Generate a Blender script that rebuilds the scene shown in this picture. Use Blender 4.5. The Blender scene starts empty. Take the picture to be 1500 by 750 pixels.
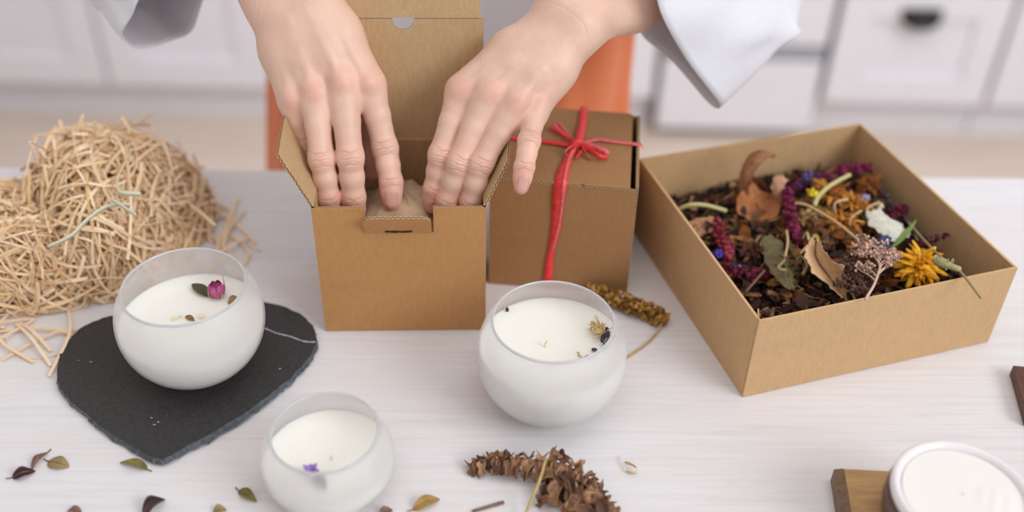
import bpy, math, random
import numpy as np
from mathutils import Vector, Matrix
random.seed(7); rng = np.random.default_rng(7)
SC = bpy.context.scene; COL = SC.collection
PI = math.pi
def rad(d): return d * PI / 180

# ------------------------------------------------------------------ camera
FPX, PITCH, ROLL, CAMH = 1549.0, 0.668, 0.024, 0.52
vF = np.array([0, math.cos(PITCH), -math.sin(PITCH)])
vU = np.array([0, math.sin(PITCH), math.cos(PITCH)]); vR = np.array([1.0, 0, 0])
cR = math.cos(ROLL) * vR + math.sin(ROLL) * vU
cU = -math.sin(ROLL) * vR + math.cos(ROLL) * vU
CAM = np.array([0, 0, CAMH])
cd = bpy.data.cameras.new('camera'); cam = bpy.data.objects.new('camera', cd); COL.objects.link(cam)
cd.sensor_width = 36; cd.lens = FPX / 1500 * 36; cd.clip_start = 0.02; cd.clip_end = 50
cam.matrix_world = Matrix(((cR[0], cU[0], -vF[0], 0), (cR[1], cU[1], -vF[1], 0), (cR[2], cU[2], -vF[2], CAMH), (0, 0, 0, 1)))
cd.dof.use_dof = True; cd.dof.focus_distance = 0.698; cd.dof.aperture_fstop = 2.2
SC.camera = cam

# ------------------------------------------------------------------ world, light, exposure
w = bpy.data.worlds.new('world'); SC.world = w; w.use_nodes = True
bg = w.node_tree.nodes['Background']; bg.inputs[0].default_value = (1.0, 0.972, 0.955, 1); bg.inputs[1].default_value = 0.58
def area(name, loc, target, sx, sy, power, col):
    l = bpy.data.lights.new(name, 'AREA'); l.shape = 'RECTANGLE'; l.size = sx; l.size_y = sy; l.energy = power; l.color = col
    o = bpy.data.objects.new(name, l); COL.objects.link(o); o.location = loc
    o.rotation_euler = (Vector(target) - Vector(loc)).to_track_quat('-Z', 'Y').to_euler(); return o
area('window_light', (3.1, -1.5, 2.5), (0.0, 0.65, 0.0), 2.4, 1.8, 104, (0.93, 0.965, 1.0))
area('overhead_fill', (0.3, 0.35, 2.4), (0.2, 0.62, 0.0), 2.4, 1.2, 15, (1.0, 0.985, 0.975))  # added soft fill from above to brighten the table top, no actual ceiling lamp
area('cabinet_fill', (0.0, 1.28, 0.80), (0.0, 2.06, 0.05), 2.6, 0.5, 8, (0.98, 0.98, 1.0))  # added unseen fill behind the person, brightens only the cabinet fronts
SC.view_settings.view_transform = 'Standard'; SC.view_settings.look = 'None'
SC.view_settings.gamma = 1.0; SC.view_settings.use_curve_mapping = False
SC.view_settings.exposure = 0.0

# ------------------------------------------------------------------ pixel rays (to measure where things stand)
def ray(x, y): return vF + cR * (x - 750) / FPX - cU * (y - 375) / FPX
def gz(x, y, z=0.0):
    d = ray(x, y); return CAM + d * (z - CAMH) / d[2]
def gy(x, y, Y):
    d = ray(x, y); return CAM + d * Y / d[1]
def gp(x, y, p, n):
    d = ray(x, y); n = np.array(n); return CAM + d * np.dot(np.array(p) - CAM, n) / np.dot(d, n)

# ------------------------------------------------------------------ helpers
def nrm(a):
    a = np.asarray(a, float); return a / (np.linalg.norm(a) + 1e-12)
def lin(c):
    return tuple((v / 255 / 12.92) if v / 255 <= 0.04045 else ((v / 255 + 0.055) / 1.055) ** 2.4 for v in c) + (1,)
def tag(o, label=None, cat=None, group=None, kind=None):
    if label: o['label'] = label
    if cat: o['category'] = cat
    if group: o['group'] = group
    if kind: o['kind'] = kind
    return o
def empty(name, loc=(0, 0, 0), rz=0.0):
    o = bpy.data.objects.new(name, None); COL.objects.link(o); o.location = loc; o.rotation_euler = (0, 0, rz)
    o.empty_display_size = 0.02; return o
class MB:
    def __init__(s): s.v = []; s.f = []; s.m = []; s.c = []; s.col = (1, 1, 1, 1)
    def add(s, v, f, mi=0):
        b = len(s.v); s.v += [tuple(map(float, p)) for p in v]; s.f += [tuple(i + b for i in q) for q in f]; s.m += [mi] * len(f)
        s.c += [s.col] * len(v); return s
    def box(s, a, b, mi=0):
        (x0, y0, z0), (x1, y1, z1) = a, b
        v = [(x0, y0, z0), (x1, y0, z0), (x1, y1, z0), (x0, y1, z0), (x0, y0, z1), (x1, y0, z1), (x1, y1, z1), (x0, y1, z1)]
        return s.add(v, [(0, 3, 2, 1), (4, 5, 6, 7), (0, 1, 5, 4), (1, 2, 6, 5), (2, 3, 7, 6), (3, 0, 4, 7)], mi)
    def tube(s, pts, r, n=8, mi=0, caps=True, flat=1.0, up=None):
        pts = [np.asarray(p, float) for p in pts]; k = len(pts)
        r = [r] * k if np.isscalar(r) else r
        u = np.array(up if up is not None else (0.13, 0.2, 1.0)); v = []
        for i, p in enumerate(pts):
            t = nrm(pts[min(i + 1, k - 1)] - pts[max(i - 1, 0)])
            a = u - t * np.dot(u, t)
            if np.linalg.norm(a) < 1e-3: a = np.cross(t, (1, 0, 0.1))
            a = nrm(a); b = np.cross(t, a); u = a
            for j in range(n):
                th = 2 * PI * j / n; v.append(p + r[i] * (math.cos(th) * a * flat + math.sin(th) * b))
        f = [(i * n + j, i * n + (j + 1) % n, (i + 1) * n + (j + 1) % n, (i + 1) * n + j) for i in range(k - 1) for j in range(n)]
        if caps: f += [tuple(range(n - 1, -1, -1)), tuple((k - 1) * n + j for j in range(n))]
        return s.add(v, f, mi)
    def strip(s, pts, wid, th, mi=0, side=None, twist=0.0):
        """flat ribbon with thickness; side = direction of its width"""
        pts = [np.asarray(p, float) for p in pts]; k = len(pts); v = []
        sd = np.array(side if side is not None else (0, 0, 1.0))
        wid = [wid] * k if np.isscalar(wid) else wid
        for i, p in enumerate(pts):
            t = nrm(pts[min(i + 1, k - 1)] - pts[max(i - 1, 0)])
            a = sd - t * np.dot(sd, t); a = nrm(a) if np.linalg.norm(a) > 1e-3 else nrm(np.cross(t, (0.3, 1, 0.2)))
            b = np.cross(t, a); q = twist * i / max(k - 1, 1)
            a2 = a * math.cos(q) + b * math.sin(q); b2 = np.cross(t, a2); sd = a
            h = wid[i] / 2
            v += [p - a2 * h - b2 * th / 2, p + a2 * h - b2 * th / 2, p + a2 * h + b2 * th / 2, p - a2 * h + b2 * th / 2]
        f = [(i * 4 + j, i * 4 + (j + 1) % 4, i * 4 + 4 + (j + 1) % 4, i * 4 + 4 + j) for i in range(k - 1) for j in range(4)]
        f += [(3, 2, 1, 0), tuple((k - 1) * 4 + j for j in range(4))]
        return s.add(v, f, mi)
    def grid(s, P, mi=0, closed=False):
        """P[i][j] points"""
        n = len(P); m = len(P[0]); v = [p for row in P for p in row]; mm = m if closed else m - 1
        return s.add(v, [(i * m + j, i * m + (j + 1) % m, (i + 1) * m + (j + 1) % m, (i + 1) * m + j) for i in range(n - 1) for j in range(mm)], mi)
    def lathe(s, prof, n=64, mi=0, closed=False):
        v = []; k = len(prof)
        for (r, z) in prof:
            for j in range(n): v.append((r * math.cos(2 * PI * j / n), r * math.sin(2 * PI * j / n), z))
        f = [(i * n + j, i * n + (j + 1) % n, ((i + 1) % k) * n + (j + 1) % n, ((i + 1) % k) * n + j) for i in range(k if closed else k - 1) for j in range(n)]
        if not closed:
            if prof[0][0] > 1e-6: f.append(tuple(range(n - 1, -1, -1)))
            if prof[-1][0] > 1e-6: f.append(tuple((k - 1) * n + j for j in range(n)))
        return s.add(v, f, mi)
    def blob(s, c, r, jit=0.25, sq=(1, 1, 1), mi=0, rot=None):
        t = (1 + 5 ** .5) / 2
        V = np.array([(-1, t, 0), (1, t, 0), (-1, -t, 0), (1, -t, 0), (0, -1, t), (0, 1, t), (0, -1, -t), (0, 1, -t), (t, 0, -1), (t, 0, 1), (-t, 0, -1), (-t, 0, 1)]) / 1.902
        V = V * (1 + jit * (rng.random((12, 1)) * 2 - 1)) * np.array(sq) * r
        if rot is not None: V = V @ rot.T
        F = [(0, 11, 5), (0, 5, 1), (0, 1, 7), (0, 7, 10), (0, 10, 11), (1, 5, 9), (5, 11, 4), (11, 10, 2), (10, 7, 6), (7, 1, 8), (3, 9, 4), (3, 4, 2), (3, 2, 6), (3, 6, 8), (3, 8, 9), (4, 9, 5), (2, 4, 11), (6, 2, 10), (8, 6, 7), (9, 8, 1)]
        return s.add(V + np.asarray(c), F, mi)
    def build(s, name, mats, parent=None, smooth=True, solid=0.0, sub=0, bevel=0.0, loc=None, colattr=False, offset=0.0):
        me = bpy.data.meshes.new(name); me.from_pydata(s.v, [], s.f)
        for m in (mats if isinstance(mats, (list, tuple)) else [mats]): me.materials.append(m)
        me.polygons.foreach_set('material_index', s.m); me.polygons.foreach_set('use_smooth', [smooth] * len(s.f))
        if colattr:
            at = me.color_attributes.new('tint', 'FLOAT_COLOR', 'POINT'); at.data.foreach_set('color', np.array(s.c, dtype=np.float32).ravel())
        me.update(); o = bpy.data.objects.new(name, me); COL.objects.link(o); o.parent = parent
        if loc is not None: o.location = loc
        if solid: md = o.modifiers.new('solid', 'SOLIDIFY'); md.thickness = solid; md.offset = offset
        if bevel: md = o.modifiers.new('bevel', 'BEVEL'); md.width = bevel; md.segments = 2; md.limit_method = 'ANGLE'
        if sub: md = o.modifiers.new('sub', 'SUBSURF'); md.levels = sub; md.render_levels = sub
        return o
def crv(pts, n=24, closed=False):
    """Catmull-Rom through pts"""
    P = [np.asarray(p, float) for p in pts]; k = len(P); out = []
    segs = k if closed else k - 1
    for i in range(n if closed else n + 1):
        t = i / n * segs; j = min(int(t), segs - 1); u = t - j
        if closed: a, b, c, d = P[(j - 1) % k], P[j % k], P[(j + 1) % k], P[(j + 2) % k]
        else: a, b, c, d = P[max(j - 1, 0)], P[j], P[min(j + 1, k - 1)], P[min(j + 2, k - 1)]
        out.append(0.5 * ((2 * b) + (c - a) * u + (2 * a - 5 * b + 4 * c - d) * u * u + (3 * b - a - 3 * c + d) * u ** 3))
    return out
# ------------------------------------------------------------------ materials
class NT:
    def __init__(s, name):
        s.m = bpy.data.materials.new(name); s.m.use_nodes = True; s.t = s.m.node_tree; s.b = s.t.nodes['Principled BSDF']
    def n(s, typ, **kw):
        o = s.t.nodes.new(typ)
        for k, v in kw.items():
            if k in o.inputs: o.inputs[k].default_value = v
            else: setattr(o, k, v)
        return o
    def l(s, a, b): s.t.links.new(a, b)
    def coord(s, scale=(1, 1, 1), kind='Object', rot=(0, 0, 0)):
        c = s.n('ShaderNodeTexCoord'); m = s.n('ShaderNodeMapping'); m.inputs['Scale'].default_value = scale; m.inputs['Rotation'].default_value = rot
        s.l(c.outputs[kind], m.inputs[0]); return m.outputs[0]
    def noise(s, vec, scale, detail=4, rough=0.55, dist=0.0):
        o = s.n('ShaderNodeTexNoise', Scale=scale, Detail=detail, Roughness=rough, Distortion=dist); s.l(vec, o.inputs['Vector']); return o.outputs['Fac']
    def ramp(s, fac, stops):
        r = s.n('ShaderNodeValToRGB'); e = r.color_ramp.elements
        while len(e) < len(stops): e.new(0.5)
        for i, (p, c) in enumerate(stops): e[i].position = p; e[i].color = c
        s.l(fac, r.inputs[0]); return r.outputs[0]
    def mix(s, fac, a, b, mode='MIX'):
        o = s.n('ShaderNodeMix'); o.data_type = 'RGBA'; o.blend_type = mode
        for i, v in ((0, fac), (6, a), (7, b)):
            if hasattr(v, 'is_output'): s.l(v, o.inputs[i])
            else: o.inputs[i].default_value = v
        return o.outputs[2]
    def bump(s, h, strength=0.3, dist=0.001, prev=None):
        o = s.n('ShaderNodeBump', Strength=strength, Distance=dist); s.l(h, o.inputs['Height'])
        if prev: s.l(prev, o.inputs['Normal'])
        s.l(o.outputs[0], s.b.inputs['Normal']); return o.outputs[0]
    def set(s, **kw):
        for k, v in kw.items(): s.b.inputs[k.replace('_', ' ')].default_value = v
        return s
    def col(s, c): s.l(c, s.b.inputs['Base Color']); return s
def gray(v): return (v, v, v, 1)
def plain(name, c, rough=0.6, var=0.12, scale=200, bump=0.2, bd=0.0004, **kw):
    t = NT(name); v = t.coord(); f = t.noise(v, scale)
    a = tuple(x * (1 - var) for x in c[:3]) + (1,); b = tuple(min(x * (1 + var), 1) for x in c[:3]) + (1,)
    t.col(t.ramp(f, [(0.3, a), (0.7, b)])).set(Roughness=rough, **kw)
    if bump: t.bump(f, bump, bd)
    return t.m
def kraft(name, c, fleck=0.16):
    t = NT(name); v = t.coord(); f1 = t.noise(v, 900, 3, 0.7); f2 = t.noise(v, 60, 4, 0.6); v3 = t.coord((1, 1, 0.25)); f3 = t.noise(v3, 420, 3)
    c1 = t.ramp(f1, [(0.3, tuple(x * (1 - fleck) for x in c[:3]) + (1,)), (0.7, tuple(x * (1 + fleck) for x in c[:3]) + (1,))])
    c2 = t.mix(t.ramp(f2, [(0.35, gray(0)), (0.65, gray(0.4))]), c1, tuple(x * 0.86 for x in c[:3]) + (1,))
    c3 = t.mix(0.35, c2, t.ramp(f3, [(0.3, tuple(x * 0.8 for x in c[:3]) + (1,)), (0.7, tuple(x * 1.15 for x in c[:3]) + (1,))]))
    t.col(c3).set(Roughness=0.72); t.b.inputs['Specular IOR Level'].default_value = 0.25
    t.bump(f1, 0.25, 0.0003); return t.m
K_OUT = kraft('kraft_outside', lin((190, 140, 90)))
K_DARK = kraft('kraft_wrapping_side', lin((164, 122, 82)))
K_IN = kraft('kraft_inside', lin((188, 157, 118)))
K_BIG = kraft('kraft_board_smooth', lin((207, 170, 127)), 0.07)
t = NT('corrugated_edge')
uvn = t.n('ShaderNodeUVMap'); sx = t.n('ShaderNodeSeparateXYZ'); t.l(uvn.outputs[0], sx.inputs[0])
def mth(t, op, a, b=0.0):
    o = t.n('ShaderNodeMath'); o.operation = op
    for i, v in ((0, a), (1, b)):
        if hasattr(v, 'is_output'): t.l(v, o.inputs[i])
        else: o.inputs[i].default_value = v
    return o.outputs[0]
sn = mth(t, 'SINE', mth(t, 'MULTIPLY', sx.outputs[0], 2 * PI / 0.0034)); cn = mth(t, 'MULTIPLY', sn, 0.32)
dd = mth(t, 'ABSOLUTE', mth(t, 'SUBTRACT', mth(t, 'SUBTRACT', sx.outputs[1], 0.5), cn)); edge = mth(t, 'ABSOLUTE', mth(t, 'SUBTRACT', sx.outputs[1], 0.5))
isf = mth(t, 'LESS_THAN', mth(t, 'MINIMUM', dd, mth(t, 'SUBTRACT', 0.5, edge)), 0.17)
t.col(t.mix(isf, lin((74, 52, 34)), lin((196, 160, 118)))).set(Roughness=0.8); K_EDGE = t.m
def mat_table():
    t = NT('white_painted_wood'); v = t.coord((6, 160, 20)); g = t.noise(v, 1.6, 6, 0.65, 0.4); v2 = t.coord((1, 5, 1)); g2 = t.noise(v2, 4, 4)
    v3 = t.coord((14, 420, 20)); g3 = t.noise(v3, 1.2, 3, 0.6)
    c = t.ramp(g, [(0.25, lin((214, 210, 212))), (0.5, lin((226, 223, 226))), (0.8, lin((232, 230, 233)))])
    c = t.mix(t.ramp(g2, [(0.4, gray(0)), (0.75, gray(0.45))]), c, lin((224, 214, 211)))
    c = t.mix(t.ramp(g3, [(0.28, gray(0.16)), (0.42, gray(0))]), c, lin((196, 188, 188)))
    t.col(c).set(Roughness=0.55); t.bump(g3, 0.22, 0.0004); return t.m
M_TABLE = mat_table()
M_WALL = plain('cabinet_paint', lin((226, 225, 232)), 0.45, 0.02, 20, 0.0)
M_SHADOWLINE = plain('cabinet_gap', lin((120, 116, 116)), 0.7, 0.02, 20, 0.0)
M_STEEL = plain('appliance_trim', lin((170, 176, 186)), 0.35, 0.03, 20, 0.0, Metallic=0.4)
M_HANDLE = plain('dark_bronze', lin((40, 38, 38)), 0.35, 0.1, 40, 0.0, Metallic=0.7)
def mat_floor():
    t = NT('oak_plank_floor'); v = t.coord((2.5, 30, 1)); g = t.noise(v, 2.0, 6, 0.6, 0.5)
    t.col(t.ramp(g, [(0.25, lin((204, 186, 172))), (0.75, lin((222, 206, 194)))])).set(Roughness=0.4); t.bump(g, 0.1, 0.0005); return t.m
M_FLOOR = mat_floor()
def mat_skin():
    t = NT('skin'); a = t.n('ShaderNodeVertexColor'); a.layer_name = 'tint'
    v = t.coord(); f = t.noise(v, 34, 4, 0.6); f2 = t.noise(v, 900, 3, 0.6)
    mott = t.ramp(f, [(0.35, (0.93, 0.90, 0.90, 1)), (0.65, (1.04, 1.06, 1.05, 1))])
    t.col(t.mix(1.0, a.outputs[0], mott, 'MULTIPLY')).set(Roughness=0.46)
    b = t.b; b.inputs['Subsurface Weight'].default_value = 0.15; b.inputs['Subsurface Radius'].default_value = (1.0, 0.35, 0.2); b.inputs['Subsurface Scale'].default_value = 0.004
    b.inputs['Specular IOR Level'].default_value = 0.42; t.bump(f2, 0.16, 0.0003); return t.m
M_SKIN = mat_skin()
M_NAIL = plain('fingernail', lin((212, 158, 146)), 0.18, 0.03, 100, 0.0, Coat_Weight=0.5)
def mat_linen(name, c, s=1.0, var=0.06):
    t = NT(name); v = t.coord((1, 1, 1)); wv = t.n('ShaderNodeTexWave', Scale=420.0, Distortion=1.5, Detail=2.0); t.l(v, wv.inputs[0])
    f = t.noise(v, 300 * s, 4, 0.7); f2 = t.noise(v, 14, 3)
    t.col(t.mix(0.5, t.ramp(f, [(0.3, tuple(x * (1 - var) for x in c[:3]) + (1,)), (0.7, tuple(min(1, x * (1 + var)) for x in c[:3]) + (1,))]),
        t.ramp(f2, [(0.3, tuple(x * (1 - var) for x in c[:3]) + (1,)), (0.7, c)]))).set(Roughness=0.85, Sheen_Weight=0.2)
    t.bump(f, 0.35, 0.0005); return t.m
M_BLOUSE = mat_linen('white_linen', lin((226, 225, 232)), 1, 0.05)
M_APRON = mat_linen('orange_linen', lin((232, 132, 84)), 1, 0.16)
def mat_slate():
    t = NT('black_slate'); v = t.coord(); f = t.noise(v, 38, 8, 0.7); f2 = t.noise(v, 500, 4, 0.7); f3 = t.noise(v, 9, 4, 0.6, 1.0)
    c = t.ramp(f2, [(0.3, lin((36, 34, 35))), (0.7, lin((60, 57, 58)))])
    c = t.mix(t.ramp(f, [(0.66, gray(0)), (0.8, gray(0.28))]), c, lin((120, 120, 124)))
    t.col(c).set(Roughness=0.62); n1 = t.bump(f, 0.5, 0.0012); t.bump(f2, 0.4, 0.0004, n1); return t.m
M_SLATE = mat_slate()
M_CHIP = plain('slate_broken_edge', lin((74, 80, 88)), 0.5, 0.45, 260, 0.9, 0.001)
M_VEIN = plain('quartz_vein', lin((166, 166, 170)), 0.6, 0.25, 700, 0.5)
def mat_glass():
    t = NT('frosted_glass'); b = t.b; b.inputs['Transmission Weight'].default_value = 1.0; b.inputs['IOR'].default_value = 1.42
    b.inputs['Base Color'].default_value = (0.975, 0.975, 0.985, 1); b.inputs['Roughness'].default_value = 0.17
    out = t.t.nodes['Material Output']; tr = t.n('ShaderNodeBsdfTransparent'); tr.inputs[0].default_value = (0.96, 0.96, 0.965, 1)
    fr = t.n('ShaderNodeBsdfTranslucent'); fr.inputs[0].default_value = (0.97, 0.97, 0.98, 1)
    df = t.n('ShaderNodeBsdfDiffuse'); df.inputs[0].default_value = (0.95, 0.95, 0.96, 1)
    m1 = t.n('ShaderNodeMixShader', Fac=0.74); t.l(b.outputs[0], m1.inputs[1]); t.l(tr.outputs[0], m1.inputs[2])
    m0 = t.n('ShaderNodeMixShader', Fac=0.5); t.l(fr.outputs[0], m0.inputs[1]); t.l(df.outputs[0], m0.inputs[2])
    m2 = t.n('ShaderNodeMixShader', Fac=0.26); t.l(m1.outputs[0], m2.inputs[1]); t.l(m0.outputs[0], m2.inputs[2])
    t.l(m2.outputs[0], out.inputs['Surface']); return t.m
M_GLASS = mat_glass()
def mat_wax(name, c=(0.92, 0.90, 0.84, 1)):
    t = NT(name); v = t.coord(); f = t.noise(v, 30, 3)
    t.col(t.ramp(f, [(0.3, tuple(x * 0.985 for x in c[:3]) + (1,)), (0.7, c)])).set(Roughness=0.5)
    t.b.inputs['Subsurface Weight'].default_value = 0.5; t.b.inputs['Subsurface Radius'].default_value = (1, 0.9, 0.7); t.b.inputs['Subsurface Scale'].default_value = 0.006
    return t.m
M_WAX = mat_wax('soy_wax', lin((248, 245, 236)))
M_WAX2 = mat_wax('white_wax', lin((240, 235, 232))); M_WAX2.node_tree.nodes['Principled BSDF'].inputs['Subsurface Weight'].default_value = 0.0
M_LIP = plain('glass_lip', lin((238, 238, 242)), 0.12, 0.01, 60, 0.0, Transmission_Weight=0.55)
M_WICK = plain('cotton_wick', lin((240, 226, 196)), 0.8, 0.05, 400, 0.3)
def mat_straw(name, a, b):
    t = NT(name); at = t.n('ShaderNodeVertexColor'); at.layer_name = 'tint'; t.col(t.mix(at.outputs[0], a, b)).set(Roughness=0.7); t.b.inputs['Subsurface Weight'].default_value = 0.0; return t.m
M_STRAW = mat_straw('shredded_paper', lin((222, 182, 132)), lin((250, 226, 194)))
def mat_tint(name, rough=0.75, spec=0.3):
    t = NT(name); at = t.n('ShaderNodeVertexColor'); at.layer_name = 'tint'; v = t.coord(); f = t.noise(v, 500, 3)
    t.col(t.mix(1.0, at.outputs[0], t.ramp(f, [(0.3, gray(0.75)), (0.7, gray(1.2))]), 'MULTIPLY')).set(Roughness=rough, Specular_IOR_Level=spec); return t.m
M_TINT = mat_tint('dried_plant_bits')
M_RIB = plain('coral_raffia', lin((238, 62, 62)), 0.5, 0.18, 260, 0.5, 0.0005)
M_RIB2 = plain('pink_raffia', lin((236, 108, 112)), 0.5, 0.2, 260, 0.5, 0.0005)
def mat_wood(name, a, b, ax=(60, 4, 4)):
    t = NT(name); v = t.coord(ax); f = t.noise(v, 3.0, 6, 0.65, 0.6); f2 = t.noise(t.coord(tuple(x * 5 for x in ax)), 3.0, 3)
    c = t.ramp(f, [(0.3, a), (0.7, b)]); c = t.mix(t.ramp(f2, [(0.3, gray(0.4)), (0.5, gray(0))]), c, tuple(x * 0.6 for x in a[:3]) + (1,))
    t.col(c).set(Roughness=0.5); t.bump(f2, 0.2, 0.0004); return t.m
M_OAK = mat_wood('oak', lin((168, 124, 80)), lin((206, 164, 112)), (6, 70, 70))
M_OAKEND = mat_wood('oak_bark_edge', lin((96, 72, 52)), lin((138, 108, 78)), (60, 60, 8))
M_WALNUT = mat_wood('walnut', lin((66, 38, 28)), lin((112, 72, 52)), (60, 8, 30))
M_CERAM = plain('brown_glaze', lin((88, 54, 42)), 0.3, 0.3, 60, 0.0)
M_CERW = plain('white_glaze', lin((236, 230, 232)), 0.25, 0.02, 60, 0.0)

# ------------------------------------------------------------------ setting
def struct(o): o['kind'] = 'structure'; return o
TZ = -0.75
struct(MB().box((-2.6, -0.6, TZ - 0.05), (2.6, 2.75, TZ)).build('floor', M_FLOOR, smooth=False))
struct(MB().box((-2.6, 2.70, TZ), (2.6, 2.75, 1.7)).build('wall_back', M_WALL, smooth=False))
YC = 2.06
def door_panel(parent, x0, x1, z0, z1, name, stile=0.065, handle=None):
    th = 0.02; g = 0.0035; x0 += g; x1 -= g
    m = MB()
    m.box((x0, YC, z0), (x0 + stile, YC + th, z1)); m.box((x1 - stile, YC, z0), (x1, YC + th, z1))
    m.box((x0 + stile, YC, z0), (x1 - stile, YC + th, z0 + stile)); m.box((x0 + stile, YC, z1 - stile), (x1 - stile, YC + th, z1))
    d = m.build(name, M_WALL, parent, smooth=False, bevel=0.0015)
    MB().box((x0 + stile - 0.002, YC + 0.009, z0 + stile - 0.002), (x1 - stile + 0.002, YC + 0.016, z1 - stile + 0.002)).build('inset_panel', M_WALL, d, smooth=False)
    if handle:
        hx, hz = handle; R = 0.042; P = []
        for i in range(9):
            a = PI * i / 8; row = []
            for j in range(17):
                b = PI * j / 16
                row.append((hx - R * math.cos(b), YC - 0.028 * math.sin(b) * math.sin(a * 0.5 + 0.35) - 0.001, hz + 0.016 - 0.030 * (i / 8) * math.sin(b) ** 0.5))
            P.append(row)
        mh = MB(); mh.grid(P); mh.box((hx - R, YC - 0.003, hz + 0.012), (hx + R, YC, hz + 0.020))
        mh.build('cup_handle', M_HANDLE, d, solid=0.003)
def cabinet(x0, x1, ndoors, label, zb=-0.65, hand=None, plinth=True, group=None):
    r = empty('base_cabinet', (0, 0, 0)); r.location = (x0, YC, TZ)
    inv = (-x0, -YC, -TZ)
    def P(o): o.location = Vector(inv); return o
    P(MB().box((x0, YC + 0.022, zb), (x1, 2.695, 0.12)).build('carcass', M_SHADOWLINE, r, smooth=False))
    P(MB().box((x0, YC + 0.05, TZ), (x1, YC + 0.07, zb)).build('plinth', M_WALL, r, smooth=False))
    wd = (x1 - x0) / ndoors
    for i in range(ndoors):
        a, b = x0 + wd * i, x0 + wd * (i + 1)
        n0 = len(r.children)
        door_panel(r, a, b, zb, 0.115 if not hand else -0.385, 'cabinet_door' if not hand else 'drawer_front', handle=(((a + b) / 2 - 0.012, hand) if hand else ((a + b) / 2, 0.05)))
        if hand: door_panel(r, a, b, -0.375, -0.13, 'drawer_front', handle=((a + b) / 2, -0.2)); door_panel(r, a, b, -0.12, 0.115, 'drawer_front', handle=((a + b) / 2, 0.03))
    for c in r.children:
        if c.name.startswith(('cabinet_door', 'drawer_front')): c.location = Vector(inv)
    tag(r, label, 'cabinet', group); return r
for k, (a, lb) in enumerate(((-1.62, 'white two-door base cabinet farthest left behind the straw heap'), (-0.90, 'white two-door base cabinet behind the left hand and sleeve'))):
    cabinet(a, a + 0.72, 2, lb)
cabinet(-0.18, 0.305, 1, 'white base cabinet hidden mostly behind the person and open box')
cabinet(0.675, 1.035, 1, 'white drawer cabinet with a dark cup handle behind the flower box', hand=-0.445)
cabinet(1.04, 1.76, 2, 'white base cabinet at the far right edge of the picture')
ap = empty('built_in_appliance', (0.31, YC, TZ))
for nm, a, b, m in (('body', (0.31, YC + 0.02, TZ + 0.02), (0.668, 2.695, 0.115), M_SHADOWLINE), ('lower_panel', (0.318, YC - 0.002, -0.725), (0.662, YC + 0.02, -0.552), M_WALL),
                    ('trim_rail', (0.318, YC - 0.004, -0.546), (0.662, YC + 0.02, -0.520), M_STEEL), ('upper_panel', (0.318, YC - 0.002, -0.514), (0.662, YC + 0.02, 0.11), M_WALL)):
    o = MB().box(a, b).build(nm, m, ap, smooth=False, bevel=0.002); o.location = (-0.31, -YC, -TZ)
tag(ap, 'white built-in appliance front with a grey rail between the cabinets', 'appliance')
tag(MB().box((-1.7, YC - 0.03, 0.1205), (1.8, 2.695, 0.16)).build('worktop', M_WALL, smooth=False, bevel=0.003), 'white kitchen worktop running over the far base cabinets', 'worktop')

# table
tb = empty('table', (0.0, 0.78, TZ), math.atan2(0.022, 0.905))
tb_w = MB().box((-1.0, -0.82, 0.72), (1.0, 0.0, 0.75)).build('table_top', M_TABLE, tb, smooth=False, bevel=0.004)
for sx_, sy_ in ((-0.94, -0.76), (0.94, -0.76), (-0.94, -0.05), (0.94, -0.05)):
    MB().tube([(sx_, sy_, 0.0), (sx_, sy_, 0.72)], [0.02, 0.03], 12).build('leg', M_WALL, tb)
MB().box((-0.92, -0.06, 0.64), (0.92, -0.04, 0.72)).build('apron_rail', M_WALL, tb, smooth=False)
MB().box((-0.92, -0.77, 0.64), (0.92, -0.75, 0.72)).build('apron_rail', M_WALL, tb, smooth=False)
tag(tb, 'white painted wooden table with faint horizontal grain under all the things', 'table')
def settle(root, loc):
    """root moves to its base, children keep their world place"""
    root.location = loc
    for c in root.children: c.location = c.location - Vector(loc)
def panel(name, poly, o, ea, eb, th, mats, parent, label=None, rnd=0.0):
    o = np.array(o, float); ea = nrm(ea); eb = nrm(eb); n = nrm(np.cross(ea, eb)); k = len(poly)
    fr = [o + ea * a + eb * b for a, b in poly]; bk = [p + n * th for p in fr]
    me = bpy.data.meshes.new(name); F = [tuple(range(k)), tuple(range(2 * k - 1, k - 1, -1))] + [(i, i + k, (i + 1) % k + k, (i + 1) % k) for i in range(k)]
    me.from_pydata([tuple(p) for p in fr + bk], [], F)
    for m in mats: me.materials.append(m)
    uv = me.uv_layers.new(name='UVMap'); per = 0.0
    for i in range(k):
        pl = me.polygons[2 + i]; L = float(np.linalg.norm(fr[(i + 1) % k] - fr[i])); pl.material_index = 2
        for li, q in zip(pl.loop_indices, ((per, 0), (per, 1), (per + L, 1), (per + L, 0))): uv.data[li].uv = q
        per += L
    me.polygons[1].material_index = 1
    bmn = __import__('bmesh').new(); bmn.from_mesh(me); __import__('bmesh').ops.recalc_face_normals(bmn, faces=bmn.faces); bmn.to_mesh(me); bmn.free()
    ob = bpy.data.objects.new(name, me); COL.objects.link(ob); ob.parent = parent
    if label: ob['label'] = label
    return ob
X, Y, Z = np.eye(3)
def arc(cx, cy, r, a0, a1, n): return [(cx + r * math.cos(rad(a0 + (a1 - a0) * i / n)), cy + r * math.sin(rad(a0 + (a1 - a0) * i / n))) for i in range(n + 1)]

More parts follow.
